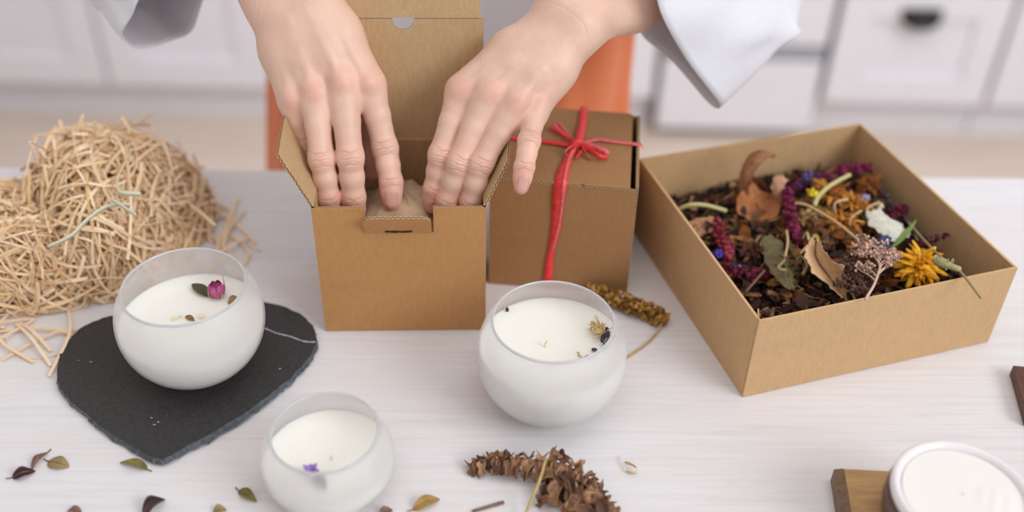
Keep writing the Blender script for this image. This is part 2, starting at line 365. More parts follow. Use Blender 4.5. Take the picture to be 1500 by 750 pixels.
# ---- open kraft box
wA, dA, hA, T = 0.1157, 0.086, 0.1094, 0.0019
boxA = empty('gift_box', (-0.1335, 0.5655, 0), 0.051)
nb = 0.0885; u0, u1 = 0.0350, 0.0796
mA = (K_OUT, K_IN, K_EDGE)
panel('front_panel', [(0, 0), (wA, 0), (wA, hA), (u1 + 0.0008, hA), (u1 + 0.0008, nb), (u0, nb), (u0, hA), (0, hA)], (0, 0, 0.0005), X, Z, -T, mA, boxA)
ta = rad(26); tL = 0.0205; r_ = 0.006
panel('tuck_tab', [(-0.001, 0), (u1 - u0 - 0.0006, 0), (u1 - u0 - 0.0006, tL - r_)] + arc(u1 - u0 - 0.0006 - r_, tL - r_, r_, 0, 90, 6)[1:] + arc(-0.001 + r_, tL - r_, r_, 90, 180, 6),
      (u0, -0.0003, nb + 0.0005), X, (0, -math.sin(ta), math.cos(ta)), -T, mA, boxA)
sl = MB(); xs = u0 + 0.013
for i in range(9):
    sl.box((xs + i * 0.0020, -0.0024, nb + 0.0022 + 0.0006 * rng.random()), (xs + 0.0023 + i * 0.0020, -0.0010, nb + 0.0032 + 0.0009 * rng.random()))
slo = sl.build('perforated_slot', plain('slot_shadow', lin((58, 40, 28)), 0.9, 0.2, 300, 0), boxA, smooth=False)
panel('side_panel', [(0.0002, 0), (dA, 0), (dA, hA), (0.0002, hA)], (0, 0, 0.0005), Y, Z, T, mA, boxA)
panel('side_panel', [(0.0002, 0), (dA, 0), (dA, hA), (0.0002, hA)], (wA, 0, 0.0005), Y, Z, -T, mA, boxA)
panel('back_panel', [(0, 0), (wA, 0), (wA, hA), (0, hA)], (0, dA, 0.0005), X, Z, T, (K_OUT, K_IN, K_EDGE), boxA)
panel('base_panel', [(0.002, 0.002), (wA - 0.002, 0.002), (wA - 0.002, dA - 0.002), (0.002, dA - 0.002)], (0, 0, 0.0006), X, Y, T, mA, boxA)
tl = rad(9); lL = 0.0885; ld = np.array([0, math.sin(tl), math.cos(tl)])
hc, hr = 0.0600, 0.0078
lid = panel('lid', [(0.0005, 0), (wA - 0.0005, 0), (wA - 0.0005, lL)] + arc(hc, lL, hr, 0, -180, 14) + [(0.0005, lL)], (0, dA + 0.0003, hA + 0.0005), X, ld, -T, (K_IN, K_IN, K_EDGE), boxA)
t2 = rad(14); fd = np.array([0, math.sin(t2), math.cos(t2)])
panel('tuck_flap', [(0.0025, 0), (hc - 0.020, 0), (hc - 0.020, 0.0004), (hc + 0.022, 0.0004), (hc + 0.022, 0), (wA - 0.0028, 0), (wA - 0.0028, 0.026)] + arc(wA - 0.0128, 0.026, 0.010, 0, 90, 6)[1:] + arc(0.0125, 0.026, 0.010, 90, 180, 6) ,
      np.array((0, dA + 0.0003, hA + 0.0007)) + ld * (lL + 0.0002), X, fd, -T, (K_IN, K_IN, K_EDGE), boxA)
def sflap(sg, ph, L):
    e = np.array([-sg * math.cos(rad(ph)), 0, math.sin(rad(ph))]); x0 = 0.0 if sg > 0 else wA
    j = [0.0003, -0.0004, 0.0006, 0.0]
    poly = [(0.001, 0), (0.0042, L * 0.35), (0.0062 + j[0], L * 0.52), (0.0085 + j[1], L * 0.78), (0.011, L), (0.030, L + 0.0015), (dA - 0.012, L + 0.0035), (dA - 0.001, 0)]
    panel('side_flap', poly, (x0, 0.0, hA + 0.0005), Y, e, T * (1 if sg > 0 else -1), (K_OUT, K_IN, K_EDGE), boxA)
sflap(1, 60, 0.040); sflap(-1, 62, 0.033)
tag(boxA, 'open brown corrugated gift box with raised lid that both hands reach into', 'box')
# wrapped thing inside
bd = MB(); P = []
for i in range(19):
    a = -PI / 2 + PI * i / 18; row = []
    for j in range(36):
        b = 2 * PI * j / 36; rr = 1 + 0.05 * math.sin(5 * b + 2 * math.sin(3 * a)) * math.cos(a) + 0.03 * math.sin(11 * b + 5 * a) + 0.02 * rng.standard_normal()
        row.append((0.043 * rr * math.cos(a) ** 0.8 * math.cos(b) if math.cos(a) > 1e-6 else 0, 0.036 * rr * math.cos(a) ** 0.8 * math.sin(b) if math.cos(a) > 1e-6 else 0, 0.0455 + 0.0435 * rr * math.sin(a)))
    P.append(row)
bd.grid(P, closed=True)
bd.v = [(x, y, max(z, 0.0008)) for x, y, z in bd.v]
c = np.array([-0.1335, 0.5655, 0.0025]) + np.array([math.cos(.051), math.sin(.051), 0]) * wA / 2 + np.array([-math.sin(.051), math.cos(.051), 0]) * dA * 0.52
M_TISSUE = plain('tissue_wrap', lin((200, 172, 142)), 0.8, 0.12, 90, 0.5, 0.001)
tag(bd.build('wrapped_bundle', M_TISSUE, loc=c), 'round bundle wrapped in tan paper at the bottom of the open box', 'bundle')

# ---- closed kraft box with raffia
wB, dB, hB, yB = 0.1045, 0.102, 0.0983, -0.092
oB = np.array([-0.0172, 0.624, 0]); uB = np.array([math.cos(yB), math.sin(yB), 0]); vB = np.array([-math.sin(yB), math.cos(yB), 0])
boxB = empty('closed_gift_box', oB, yB); mB = (K_DARK, K_IN, K_EDGE)
panel('front_panel', [(0, 0), (wB, 0), (wB, hB - 0.0022), (0, hB - 0.0022)], (0, 0, 0.0005), X, Z, -T, mB, boxB)
panel('side_panel', [(0.0002, 0), (dB, 0), (dB, hB - 0.0022), (0.0002, hB - 0.0022)], (0, 0, 0.0005), Y, Z, T, mB, boxB)
panel('side_panel', [(0.0002, 0), (dB, 0), (dB, hB - 0.0065)] + arc(dB - 0.005, hB - 0.0045, 0.005, 0, 90, 4)[1:] + [(0.0002, hB + 0.0005)], (wB + 0.001, 0, 0.0005), Y, Z, -T, mB, boxB)
panel('back_panel', [(0, 0), (wB, 0), (wB, hB - 0.002), (0, hB - 0.002)], (0, dB, 0.0005), X, Z, T, mB, boxB)
panel('base_panel', [(0.002, 0.002), (wB - 0.002, 0.002), (wB - 0.002, dB - 0.002), (0.002, dB - 0.002)], (0, 0, 0.0006), X, Y, T, mB, boxB)
panel('lid', [(0.0005, -0.0006), (wB * 0.60, -0.0006), (wB * 0.605, 0.0006), (wB * 0.64, 0.0006), (wB * 0.645, -0.0006), (wB - 0.0048, -0.0004), (wB - 0.0048, dB - 0.002), (wB - 0.008, dB), (0.0005, dB)], (0, 0, hB - 0.0015), X, Y, T, (K_DARK, K_DARK, K_EDGE), boxB, 'kraft lid with a dark gap along its right side')
tag(boxB, 'closed brown gift box tied with coral raffia behind the open box', 'box')
Bt = oB + np.array([0, 0, hB + 0.0006]); nF = -vB
def bt(x, y, dz=0.0): return gp(x, y, Bt + np.array([0, 0, dz]), Z)
def bf(x, y, dz=0.0): return gp(x, y, oB + nF * (0.0006 + dz), nF)
rb = empty('raffia_bow')
K = bt(846, 211, 0.004)
def rstrip(name, pts, wd, mat, n=18, side=Z, tw=0.0, th=0.0005):
    return MB().strip(crv(pts, n), wd, th, side=side, twist=tw).build(name, mat, rb)
lf = bt(719, 196, 0.0005)
rstrip('across_strand', [lf, bt(760, 203, 0.001), bt(800, 207, 0.0016), K - Z * 0.002], [0.0052] * 8 + [0.0045] * 11, M_RIB, side=vB)
rstrip('across_strand', [K - Z * 0.002, bt(870, 204, 0.0022), bt(900, 207, 0.001), bt(935, 211.5, 0.0009), bt(939.5, 212.5, -0.0005), bt(940.5, 213, -0.006), bt(941, 214, -0.02)], 0.0044, M_RIB2, side=vB)
rstrip('down_strand', [bt(856, 157, -0.003), bt(855.5, 158.5, 0.0006), bt(853, 180, 0.001), bt(849, 200, 0.002), K - Z * 0.002], [0.0062] * 19, M_RIB, side=uB)
fe = gp(823, 263, Bt, Z)
rstrip('down_strand', [K - Z * 0.002, bt(836, 225, 0.0022), bt(828, 243, 0.0012), bt(823, 258, 0.0011), bf(821, 272, 0.0013), bf(817, 300, 0.0008), bf(814, 335, 0.0006), bf(806, 375, 0.0006), bf(802, 413, 0.0006)],
       list(np.interp(np.linspace(0, 1, 26), [0, .15, .35, .55, .75, .85, 1], [.0036, .0055, .0088, .0090, .0072, .0050, .0078])), M_RIB, n=25, side=uB)
rstrip('down_strand', [K - Z * 0.002, bt(838, 222, 0.003), bt(831, 240, 0.0018), bf(826, 268, 0.002), bf(823, 300, 0.0014), bf(818, 332, 0.0012), bf(808, 370, 0.001)], 0.0022, M_RIB2, n=20, side=uB)
kn = MB()
for i in range(4): kn.tube(crv([K + np.array([-0.004, -0.002 + 0.001 * i, -0.001]), K + np.array([0.000, 0.000, 0.0028 - 0.0004 * i]), K + np.array([0.005, 0.0015 - 0.0012 * i, -0.001])], 8), 0.0019, 6)
kn.blob(K, 0.0034, 0.25, (1.2, 0.9, 0.8)); kn.build('knot', M_RIB, rb)
for j, (pts, wd, m) in enumerate((([K, bt(865, 214, 0.007), bt(885, 222, 0.007), bt(889, 226, 0.0045), bt(882, 225, 0.002), bt(868, 219, 0.002), K], 0.0045, M_RIB2),
    ([K, bt(862, 218, 0.006), bt(878, 229, 0.006), bt(889, 230, 0.003), bt(884, 222, 0.002), bt(866, 216, 0.0016), K], 0.0035, M_RIB),
    ([K, bt(838, 214, 0.004), bt(829, 221, 0.004), bt(831, 228, 0.002), bt(837, 225, 0.0016), K], 0.0016, M_RIB2))):
    rstrip('bow_loop', pts, wd, m, n=26, side=nrm((0.2, 0.3, 1)))
for j, (pts, wd) in enumerate((([K, bt(833, 201, 0.003), bt(820, 192, 0.003), bt(811, 183, 0.005)], 0.003), ([K, bt(832, 204, 0.003), bt(818, 193, 0.004), bt(806, 187, 0.003)], 0.0028),
    ([K, bt(834, 199, 0.004), bt(825, 189, 0.004), bt(817, 180, 0.004)], 0.0026), ([K, bt(846, 217, 0.003), bt(849, 224, 0.003), bt(845, 231, 0.003)], 0.0022), ([K, bt(852, 215, 0.004), bt(858, 223, 0.0035), bt(864, 232, 0.002)], 0.003),
    ([K, bt(853, 215, 0.004), bt(853, 221, 0.0035), bt(846, 228, 0.0015)], 0.0016))):
    rstrip('bow_tail', pts, [wd * (0.5 + 0.6 * min(1, i / 9)) for i in range(17)], (M_RIB2, M_RIB)[j % 2], n=16, side=nrm((0.4, -0.3, 1)), tw=0.7)
settle(rb, Vector(K)); tag(rb, 'coral raffia string tied in a bow over the closed box', 'ribbon')

# ---- big tray box
LG, WG, hG, yG = 0.1984, 0.1986, 0.069, 0.318
oG = np.array([0.1597, 0.5092, 0]); uG = np.array([math.cos(yG), math.sin(yG), 0]); vG = np.array([-math.sin(yG), math.cos(yG), 0])
boxG = empty('flower_box', oG, yG); mG = (K_BIG, K_BIG, K_BIG); TG = 0.0019
panel('wall_panel', [(0, 0), (LG, 0), (LG, hG), (0, hG)], (0, 0, 0.0005), X, Z, -TG, mG, boxG)
panel('wall_panel', [(TG + 0.0004, 0), (WG, 0), (WG, hG), (TG + 0.0004, hG)], (0, 0, 0.0005), Y, Z, TG, mG, boxG)
panel('wall_panel', [(TG + 0.0004, 0), (WG, 0), (WG, hG), (TG + 0.0004, hG)], (LG, 0, 0.0005), Y, Z, -TG, mG, boxG)
panel('wall_panel', [(TG, 0), (LG - TG, 0), (LG - TG, hG), (TG, hG)], (0, WG, 0.0005), X, Z, TG, mG, boxG)
panel('base_panel', [(TG, TG), (LG - TG, TG), (LG - TG, WG - TG), (TG, WG - TG)], (0, 0, 0.0006), X, Y, TG, mG, boxG)
tag(boxG, 'large open kraft board box filled with dried flowers on the right', 'box')

# ---- candles
def glass_prof(Rm, zc, h, inset=0.0, n=34, z0=None, z1=None):
    b = zc * 1.06; out = []
    z0 = 0 if z0 is None else z0; z1 = h if z1 is None else z1
    for i in range(n + 1):
        z = z0 + (z1 - z0) * (0.5 - 0.5 * math.cos(PI * i / n)); bb = b if z < zc else Rm
        out.append((Rm * math.sqrt(max(1 - ((z - zc) / bb) ** 2, 0)) - inset, z))
    return out
def candle(loc, Rm, zc, h, wz, label):
    r = empty('glass_candle', loc)
    th = 0.0013; o = glass_prof(Rm, zc, h); i_ = glass_prof(Rm, zc, h, th, z0=0.0022)
    (rr, zz) = o[-1]
    prof = [(0.0, 0.0)] + o + [(rr - th * 0.35, zz + 0.0006), (rr - th * 0.75, zz + 0.0005)] + i_[::-1] + [(0.0, 0.0022)]
    g = MB().lathe(prof, 96).build('glass_bowl', M_GLASS, r)
    wp = glass_prof(Rm, zc, h, th + 0.00015, z0=0.0026, z1=wz); rw = wp[-1][0]
    wp = [(0.0, 0.0026)] + wp + [(rw - 0.0002, wz + 0.0006), (rw - 0.0012, wz + 0.0001), (rw * 0.6, wz - 0.0001), (0.0, wz)]
    MB().lathe(wp, 96).build('wax', M_WAX, r)
    MB().lathe([(rr - th * 0.5 + 0.00085 * math.cos(2 * PI * k / 10), zz + 0.0003 + 0.00085 * math.sin(2 * PI * k / 10)) for k in range(10)], 96, closed=True).build('rim', M_LIP, r)
    tag(r, label, 'candle'); return r
def wick(r, x, y, wz, h=0.006, lean=(0.001, 0)):
    m = MB(); m.tube(crv([(x, y, wz - 0.002), (x, y, wz + h * 0.4), (x + lean[0], y + lean[1], wz + h)], 8), [0.0008] * 8 + [0.0005], 8)
    m.lathe([(0.0018, 0), (0.001, 0.0006), (0, 0.001)], 12) if False else None
    m.build('wick', M_WICK, r)
CL = np.array([-0.2119, 0.5216, 0.0058]); CM = np.array([0.0271, 0.5011, 0.0004]); CFr = np.array([-0.1081, 0.4246, 0.0004])
cl = candle(CL, 0.0483, 0.0440, 0.0714, 0.0433, 'glass bowl candle with a pink rosebud standing on black slate')
cm = candle(CM, 0.0488, 0.0437, 0.0727, 0.0520, 'glass bowl candle with dark lavender and grass tuft before the boxes')
cf = candle(CFr, 0.0402, 0.0247, 0.0487, 0.0270, 'small glass bowl candle with a purple blossom at the lower edge')
def onwax(C, wz, x, y, dz=0.0): return gz(x, y, C[2] + wz + dz) - C
q = onwax(CL, .0433, 265, 466); wick(cl, q[0] - 0.0, q[1], .0433, 0.003)
q = onwax(CM, .052, 799, 508); wick(cm, q[0], q[1], .052, 0.0055, (0.0012, 0))
q = onwax(CFr, .027, 486, 674); wick(cf, q[0], q[1], .027, 0.004)
def petal_leaf(p0, p1, hw, parent, mat, name='leaf', arch=0.002, fold=(15, 15), n=12, jag=0.0, up=Z, pw=0.8, stem=True, mid=None, label=None, th=0.00035, curl=0.0, wave=0.0):
    """leaf from p0 (stem end) to p1 (tip); hw half width; fold = angle in degrees each side rises"""
    p0 = np.array(p0, float); p1 = np.array(p1, float); t_ = nrm(p1 - p0); L = np.linalg.norm(p1 - p0); up = np.array(up, float)
    sd = nrm(np.cross(up, t_)); up2 = np.cross(t_, sd); P = []; m = 8
    for i in range(n + 1):
        t = i / n; wdt = hw * max(math.sin(PI * min(max(t, 0.004), 0.996) ** pw), 0.03) ** 0.75
        c = p0 + t_ * L * t + up2 * arch * math.sin(PI * t) + up2 * curl * t * t * L
        row = []
        for j in range(m + 1):
            s = (j / m * 2 - 1); a = rad(fold[0] if s < 0 else fold[1]); jj = (1 + jag * rng.standard_normal()) if abs(s) == 1 else 1
            # the side turns up progressively
            ss = abs(s) * jj; ang = a * (0.4 + 0.6 * ss)
            row.append(c + sd * math.copysign(ss * math.cos(ang), s) * wdt + up2 * ss * math.sin(ang) * wdt + up2 * wave * wdt * math.sin(9 * t + 3 * s) * abs(s))
        P.append(row)
    g = MB().grid(P); o = g.build(name, mat, parent, solid=th)
    if label: o['label'] = label
    return o
M_LEAFG = plain('dark_green_leaf', lin((74, 76, 44)), 0.5, 0.25, 300, 0.4)
M_ROSE = plain('pink_petal', lin((178, 84, 128)), 0.6, 0.35, 260, 0.6, 0.0006); M_ROSED = plain('deep_pink_petal', lin((132, 34, 82)), 0.6, 0.3, 260, 0.5)
M_SEPAL = plain('dry_sepal', lin((176, 160, 108)), 0.7, 0.2, 300, 0.4)
M_BRL = plain('brown_leaf_bit', lin((138, 104, 62)), 0.6, 0.25, 300, 0.4)
# rosebud
rq = onwax(CL, .0433, 319, 434)
b0 = bpy.data.objects.new('rosebud', None)
core = MB(); Pp = [(0.0004, -0.0005), (0.0028, 0.0006), (0.0046, 0.0030), (0.0052, 0.0056), (0.0044, 0.0085), (0.0026, 0.0102), (0.0004, 0.0100)]
core.lathe(Pp, 20); bud = core.build('rosebud', M_ROSED, cl, loc=rq + np.array([0, 0, 0.0004]))
for k in range(6):
    a0 = k * PI / 3 + 0.3; P = []
    for i in range(8):
        t = i / 7; rowp = []
        for j in range(6):
            a = a0 + (j / 5 - 0.5) * 1.25 * (1 - 0.25 * t ** 3); rr = np.interp(t * 0.0108, [0, .001, .003, .0056, .0085, .0105], [.0012, .0032, .0050, .0056, .0050, .0036]) * (1 + 0.05 * math.cos((j / 5 - .5) * 3)) + 0.0002 * (k % 2)
            rowp.append((rr * math.cos(a), rr * math.sin(a), 0.0108 * t - 0.0012 * (abs(j / 5 - .5) * 2) ** 2 * t))
        P.append(rowp)
    MB().grid(P).build('petal', M_ROSE, bud, solid=0.0003)
for k in range(4):
    a = k * PI / 2 + 0.8; d = np.array([math.cos(a), math.sin(a), 0])
    MB().strip([d * 0.0018, d * 0.005 + Z * 0.0012, d * 0.0064 + Z * 0.004, d * 0.0064 + Z * (0.007 if k else 0.014)], [0.0022, 0.002, 0.0014, 0.0003], 0.0003, side=np.cross(d, Z)).build('sepal', M_SEPAL, bud)
petal_leaf(onwax(CL, .0433, 306, 434, 0.0008), onwax(CL, .0433, 281, 416, 0.002), 0.0042, cl, M_LEAFG, arch=0.001, label='dark green leaf')
petal_leaf(onwax(CL, .0433, 349, 436, 0.001), onwax(CL, .0433, 334, 445, 0.001), 0.0030, cl, M_BRL, arch=0.001, fold=(40, 10), label='brown leaf bit')
petal_leaf(onwax(CL, .0433, 272, 463, 0.0006), onwax(CL, .0433, 285, 470, 0.0006), 0.0020, cl, M_BRL, arch=0.0006, label='tiny brown leaf')
for x_, y_ in ((256, 467), (296, 464)):
    petal_leaf(onwax(CL, .0433, x_ - 5, y_ + 2, 0.0005), onwax(CL, .0433, x_ + 5, y_ - 2, 0.0006), 0.0018, cl, M_WICK, 'petal', arch=0.0006)
# middle candle decoration
M_GRASS = plain('dry_grass_bristle', lin((206, 176, 118)), 0.7, 0.2, 300, 0.2); M_LAV = plain('dark_lavender_bud', lin((58, 48, 66)), 0.6, 0.35, 500, 0.5)
gb = onwax(CM, .052, 884, 492, 0.001); g = MB()
for k in range(34):
    ax, ay = (875 + rng.normal() * 9, 474 + rng.normal() * 7) if k < 26 else (866 + rng.normal() * 4, 487 + rng.normal() * 5)
    e = onwax(CM, .052, ax, ay, 0.001 + 0.007 * rng.random()); g.tube([gb + rng.normal(size=3) * 0.0006 + Z * 0.0006, (gb + e) / 2 + Z * 0.001, e], [0.0006, 0.0006, 0.00015], 4)
for k in range(10):
    a = rng.random(); e = onwax(CM, .052, 870 + 16 * a + rng.normal() * 3, 477 + 9 * a + rng.normal() * 3, 0.003); g.blob(e, 0.0011, 0.3, (1, 1, 1.6))
g.build('grass_tuft', M_GRASS, cm)
for k, (x_, y_, s_) in enumerate(((884, 486, 1.2), (889, 490, 1.2), (893, 494, 1.1), (884, 494, 1.15), (890, 500, 1.0), (882, 499, 0.9), (886, 505, 0.9), (871, 513, 1.0), (743, 454, 0.8), (889, 482, 1.0))):
    c_ = onwax(CM, .052, x_, y_, 0.0012 if k in (7, 8) else 0.002 + 0.0012 * (k % 3)); fl = MB().lathe([(0.0002, -0.0022 * s_), (0.0012 * s_, -0.0014 * s_), (0.0014 * s_, 0), (0.0011 * s_, 0.0016 * s_), (0.0006 * s_, 0.0022 * s_)], 10)
    o = fl.build('lavender_bud', M_LAV, cm, loc=c_); o.rotation_euler = (rng.random() * 1.2, rng.random() * 1.2, rng.random() * 6)
    o.location.z = max(o.location.z, .052 + .0015)
for k, (a_, b_) in enumerate((((847, 520), (856, 525)), ((850, 527), (862, 519)), ((846, 516), (850, 518)), ((858, 524), (864, 521)))):
    MB().tube([onwax(CM, .052, *a_, 0.0006), onwax(CM, .052, *b_, 0.0016)], [0.0006, 0.0002], 5).build('husk', M_BRL if k % 2 else M_GRASS, cm)
# small candle blossom
M_VIOLET = plain('violet_petal', lin((158, 122, 196)), 0.6, 0.2, 300, 0.3)
vq = onwax(CFr, .027, 456, 694, 0.0015)
for k in range(7):
    a = k * 2 * PI / 7; d = np.array([math.cos(a), math.sin(a), 0]); petal_leaf(vq + d * 0.0008, vq + d * 0.0052 + Z * (0.003 + 0.002 * (k % 2)), 0.0022, cf, M_VIOLET, 'petal', arch=0.001, n=6, label='violet petal' if k == 0 else None)
petal_leaf(vq + np.array([0.002, -0.002, 0.0]), onwax(CFr, .027, 478, 716, 0.001), 0.0035, cf, M_LEAFG, arch=0.002, label='green leaf under the violet blossom')

# ---- slate heart
pts = [(83, 545), (86, 520), (97, 500), (118, 480), (150, 465), (200, 457), (250, 460), (278, 470), (300, 458), (340, 447), (388, 442), (425, 451), (452, 468), (463, 488), (460, 512), (445, 535), (420, 560), (385, 588), (330, 623), (280, 652), (233, 673), (200, 658), (150, 628), (118, 603), (98, 582), (86, 562)]
top = crv([gz(x, y, 0.0055) for x, y in pts], 240, True)
cen = np.mean(top, axis=0)
def radial(P, amt): return [p + nrm((p - cen) * np.array([1, 1, 0])) * a for p, a in zip(P, amt)]
jn = np.convolve(np.tile(rng.normal(size=240), 3), np.ones(3) / 3, 'same')[240:480]; jl = np.convolve(np.tile(rng.normal(size=240), 3), np.ones(14) / 14, 'same')[240:480]
chip = np.array([0.0012 + 0.0022 * max(0.0, math.sin(PI * (i - 120) / 90)) if 120 < i < 210 else 0.0010 for i in range(240)])
r_top = radial(top, 0.0006 * jn + 0.001 * jl - 0.3 * chip); r_mid = radial(top, 0.0006 * np.roll(jn, 1) + 0.001 * jl + 0.45 * chip + 0.0003 * rng.normal(size=240)); r_bot = radial(top, 0.001 * jl - 0.001)
for i in range(240): r_mid[i] = r_mid[i] * np.array([1, 1, 0]) + Z * (0.0024 + 0.0005 * rng.standard_normal()); r_bot[i] = r_bot[i] * np.array([1, 1, 0]) + Z * 0.0005
n_in = 12; rings = [r_bot, r_mid, r_top] + [[cen * np.array([1, 1, 0]) + Z * 0.0055 + (p - cen) * (1 - (k + 1) / (n_in + 1)) * np.array([1, 1, 0]) for p in r_top] for k in range(n_in)]
for k in range(n_in):   # keep the jagged shape only outside
    pass
m = MB(); v = [p for R_ in rings for p in R_]; F0, F1 = [], []
for i in range(len(rings) - 1):
    for j in range(240):
        q_ = (i * 240 + j, i * 240 + (j + 1) % 240, (i + 1) * 240 + (j + 1) % 240, (i + 1) * 240 + j); (F1 if i < 2 else F0).append(q_)
F0.append(tuple((len(rings) - 1) * 240 + j for j in range(240))); F1.append(tuple(range(239, -1, -1)))
m.add(v, F0, 0); m.f += F1; m.m += [1] * len(F1)
so = m.build('slate_heart', [M_SLATE, M_CHIP], None, smooth=False)
tag(so, 'black heart-shaped slate board with chipped edges under the rosebud candle', 'slate board')
vn = MB(); vv = crv([gz(x, y, 0.0058) for x, y in ((388, 481), (405, 488), (425, 493), (445, 500), (462, 501))], 40)
vn.strip(vv, [0.0007 + 0.0010 * rng.random() for _ in vv], 0.0005, side=Y); vn.build('quartz_vein', M_VEIN, so)
for x, y in ((222, 612), (226, 622), (133, 450 + 80), (115, 528), (232, 618), (410, 540)):
    MB().blob(gz(x, y, 0.0057), 0.0005, 0.5, (1.8, 1, 0.4)).build('scratch', M_VEIN, so)

# ---- leaves on the table
def leafmat(name, a, b): return plain(name, lin(a), 0.5, b, 120, 0.5, 0.0006)
LM = {'brown': leafmat('leaf_brown', (120, 92, 74), .25), 'dark': leafmat('leaf_dark_red', (66, 40, 40), .4), 'tan': leafmat('leaf_tan', (150, 128, 84), .15),
      'olive': leafmat('leaf_olive', (122, 112, 48), .35), 'ochre': leafmat('leaf_ochre', (160, 124, 60), .25), 'pale': leafmat('leaf_pale', (226, 200, 160), .15)}
def table_leaf(s, e, hw, fold, mat, label, arch=0.002, stemlen=0.3, curl=0.0, dz=0.0006, name='fallen_leaf'):
    p0 = gz(*s, dz); p1 = gz(*e, dz); r = empty(name); t_ = nrm(p1 - p0)
    b = petal_leaf(p0, p1, hw, r, LM[mat], 'blade', arch, fold, wave=0.10)
    zmin = min(v.co.z for v in b.data.vertices)
    sdv = np.cross(Z, t_)
    MB().tube(crv([p0 - t_ * 0.0035 + Z * 0.0006 + sdv * 0.0006, p0 + Z * 0.0003, (p0 + p1) / 2 + Z * (arch + 0.0003), p0 + (p1 - p0) * 0.93 + Z * 0.0004], 10), [0.0004] * 8 + [0.0002] * 3, 5).build('stem', LM['brown'], r)
    for c in r.children: c.location.z += max(0.0006 - zmin, 0)
    settle(r, Vector((float(p0[0]), float(p0[1]), 0.0))); tag(r, label, 'leaf', 'dry leaves scattered on the table'); return r
table_leaf((69, 664), (46, 690), 0.0038, (12, 80), 'brown', 'folded brown leaf, topmost of the three lying together at the left edge')
table_leaf((18, 700), (52, 690), 0.0046, (10, 100), 'dark', 'dark reddish folded leaf, leftmost of all the fallen leaves')
table_leaf((71, 676), (101, 684), 0.0050, (6, 6), 'tan', 'flat round tan leaf beside the two folded ones', 0.0012)
table_leaf((216, 688), (176, 678), 0.0044, (5, 60), 'olive', 'mottled olive leaf just below the slate tip', 0.002)
table_leaf((210, 758), (242, 732), 0.0066, (50, 60), 'dark', 'dark brown cupped leaf at the bottom edge below the slate', 0.003)
table_leaf((350, 719), (376, 735), 0.0036, (20, 50), 'olive', 'small curved olive leaf left of the smallest candle', 0.002)
table_leaf((120, 752), (98, 750), 0.0032, (20, 40), 'brown', 'brown leaf tip cut off by the bottom edge, far left')
table_leaf((312, 752), (332, 747), 0.0034, (20, 30), 'tan', 'tan leaf tip cut off by the bottom edge, left of the smallest candle')
table_leaf((605, 747), (644, 731), 0.0040, (5, 50), 'ochre', 'ochre leaf right of the smallest candle', 0.003)
table_leaf((556, 757), (575, 747), 0.0034, (10, 30), 'brown', 'brown leaf tip at the bottom edge under the smallest candle')
cb = empty('curled_bract'); cp = crv([gz(916, 690, 0.001), gz(930, 693, 0.003), gz(932, 685, 0.004), gz(922, 679, 0.003), gz(913, 677, 0.0015)], 14)
MB().strip(cp, [0.0004] + [0.0022] * 12 + [0.0005, 0.0003], 0.0003, side=Z, twist=0.8).build('blade', LM['pale'], cb)
MB().tube(crv([gz(915, 690, 0.001), gz(910, 680, 0.0016), gz(907, 668, 0.0012)], 6), 0.00025, 5).build('stem', LM['pale'], cb); settle(cb, Vector(gz(920, 686))); tag(cb, 'tiny pale curled bract lying alone right of the fern', 'plant bit')
tag(MB().tube([gz(692, 749, 0.0012), gz(716, 742, 0.0013), gz(738, 735.5, 0.0013)], [0.0009, 0.0010, 0.0011], 7).build('twig', LM['brown'], None), 'short brown twig in front of the curled fern', 'twig')
tag(MB().blob(gz(735, 662, 0.0004), 0.002, 0.5, (1, 0.6, 0.12)).build('paper_flake', LM['pale'], None), 'tiny pale flake behind the curled fern', 'flake')

# ---- curled fern
fr = empty('dried_fern')
rach = crv([gz(689, 684, 0.003), gz(712, 675, 0.009), gz(745, 672, 0.013), gz(790, 676, 0.014), gz(833, 684, 0.014), gz(868, 715, 0.008), gz(885, 735, 0.004), gz(900, 752, 0.0018)], 60)
FM = [plain('fern_brown_%s' % n, lin(c), 0.6, 0.35, 160, 0.8, 0.0008) for n, c in (('light', (168, 128, 94)), ('mid', (134, 94, 66)), ('deep', (92, 58, 42)))]
MB().tube(rach, [0.0005 + 0.0005 * i / 60 for i in range(61)], 6).build('rachis', FM[1], fr)
def fern_leaflet(p, d, L, W, ci, dr):
    a = np.array([0, 0, 1.0]); pts_ = []; q = np.array(p, float); dd_ = nrm(d)
    for i in range(12):
        t = i / 11; pts_.append(q.copy()); dd_ = nrm(dd_ + np.array([0, 0, -0.20 - 0.10 * dr]) + 0.12 * rng.normal(size=3)); q = q + dd_ * L / 11
        q[2] = max(q[2], 0.0014)
    P = []; tg = nrm(pts_[1] - pts_[0]); sd = nrm(np.cross(tg, Z) + 0.3 * rng.normal(size=3)); ph = rng.random() * 6; tw = rng.normal() * 1.2
    for i, c_ in enumerate(pts_):
        t = i / 11; tg = nrm(pts_[min(i + 1, 11)] - pts_[max(i - 1, 0)]); s2 = nrm(sd - tg * np.dot(sd, tg)); up = np.cross(s2, tg); an = tw * t
        s3 = s2 * math.cos(an) + up * math.sin(an); up = np.cross(s3, tg); w_ = W * (math.sin(PI * (0.12 + 0.86 * t)) ** 0.6) * (1 + 0.28 * math.sin(13 * t + ph)); row = []
        for j in range(5):
            s = j / 4 * 2 - 1; row.append(c_ + s3 * s * w_ + up * (abs(s) ** 1.5) * w_ * 0.9)
        P.append([np.array([r_[0], r_[1], max(r_[2], 0.0010)]) for r_ in row])
    MB().grid(P).build('leaflet', FM[ci], fr, solid=0.00035)
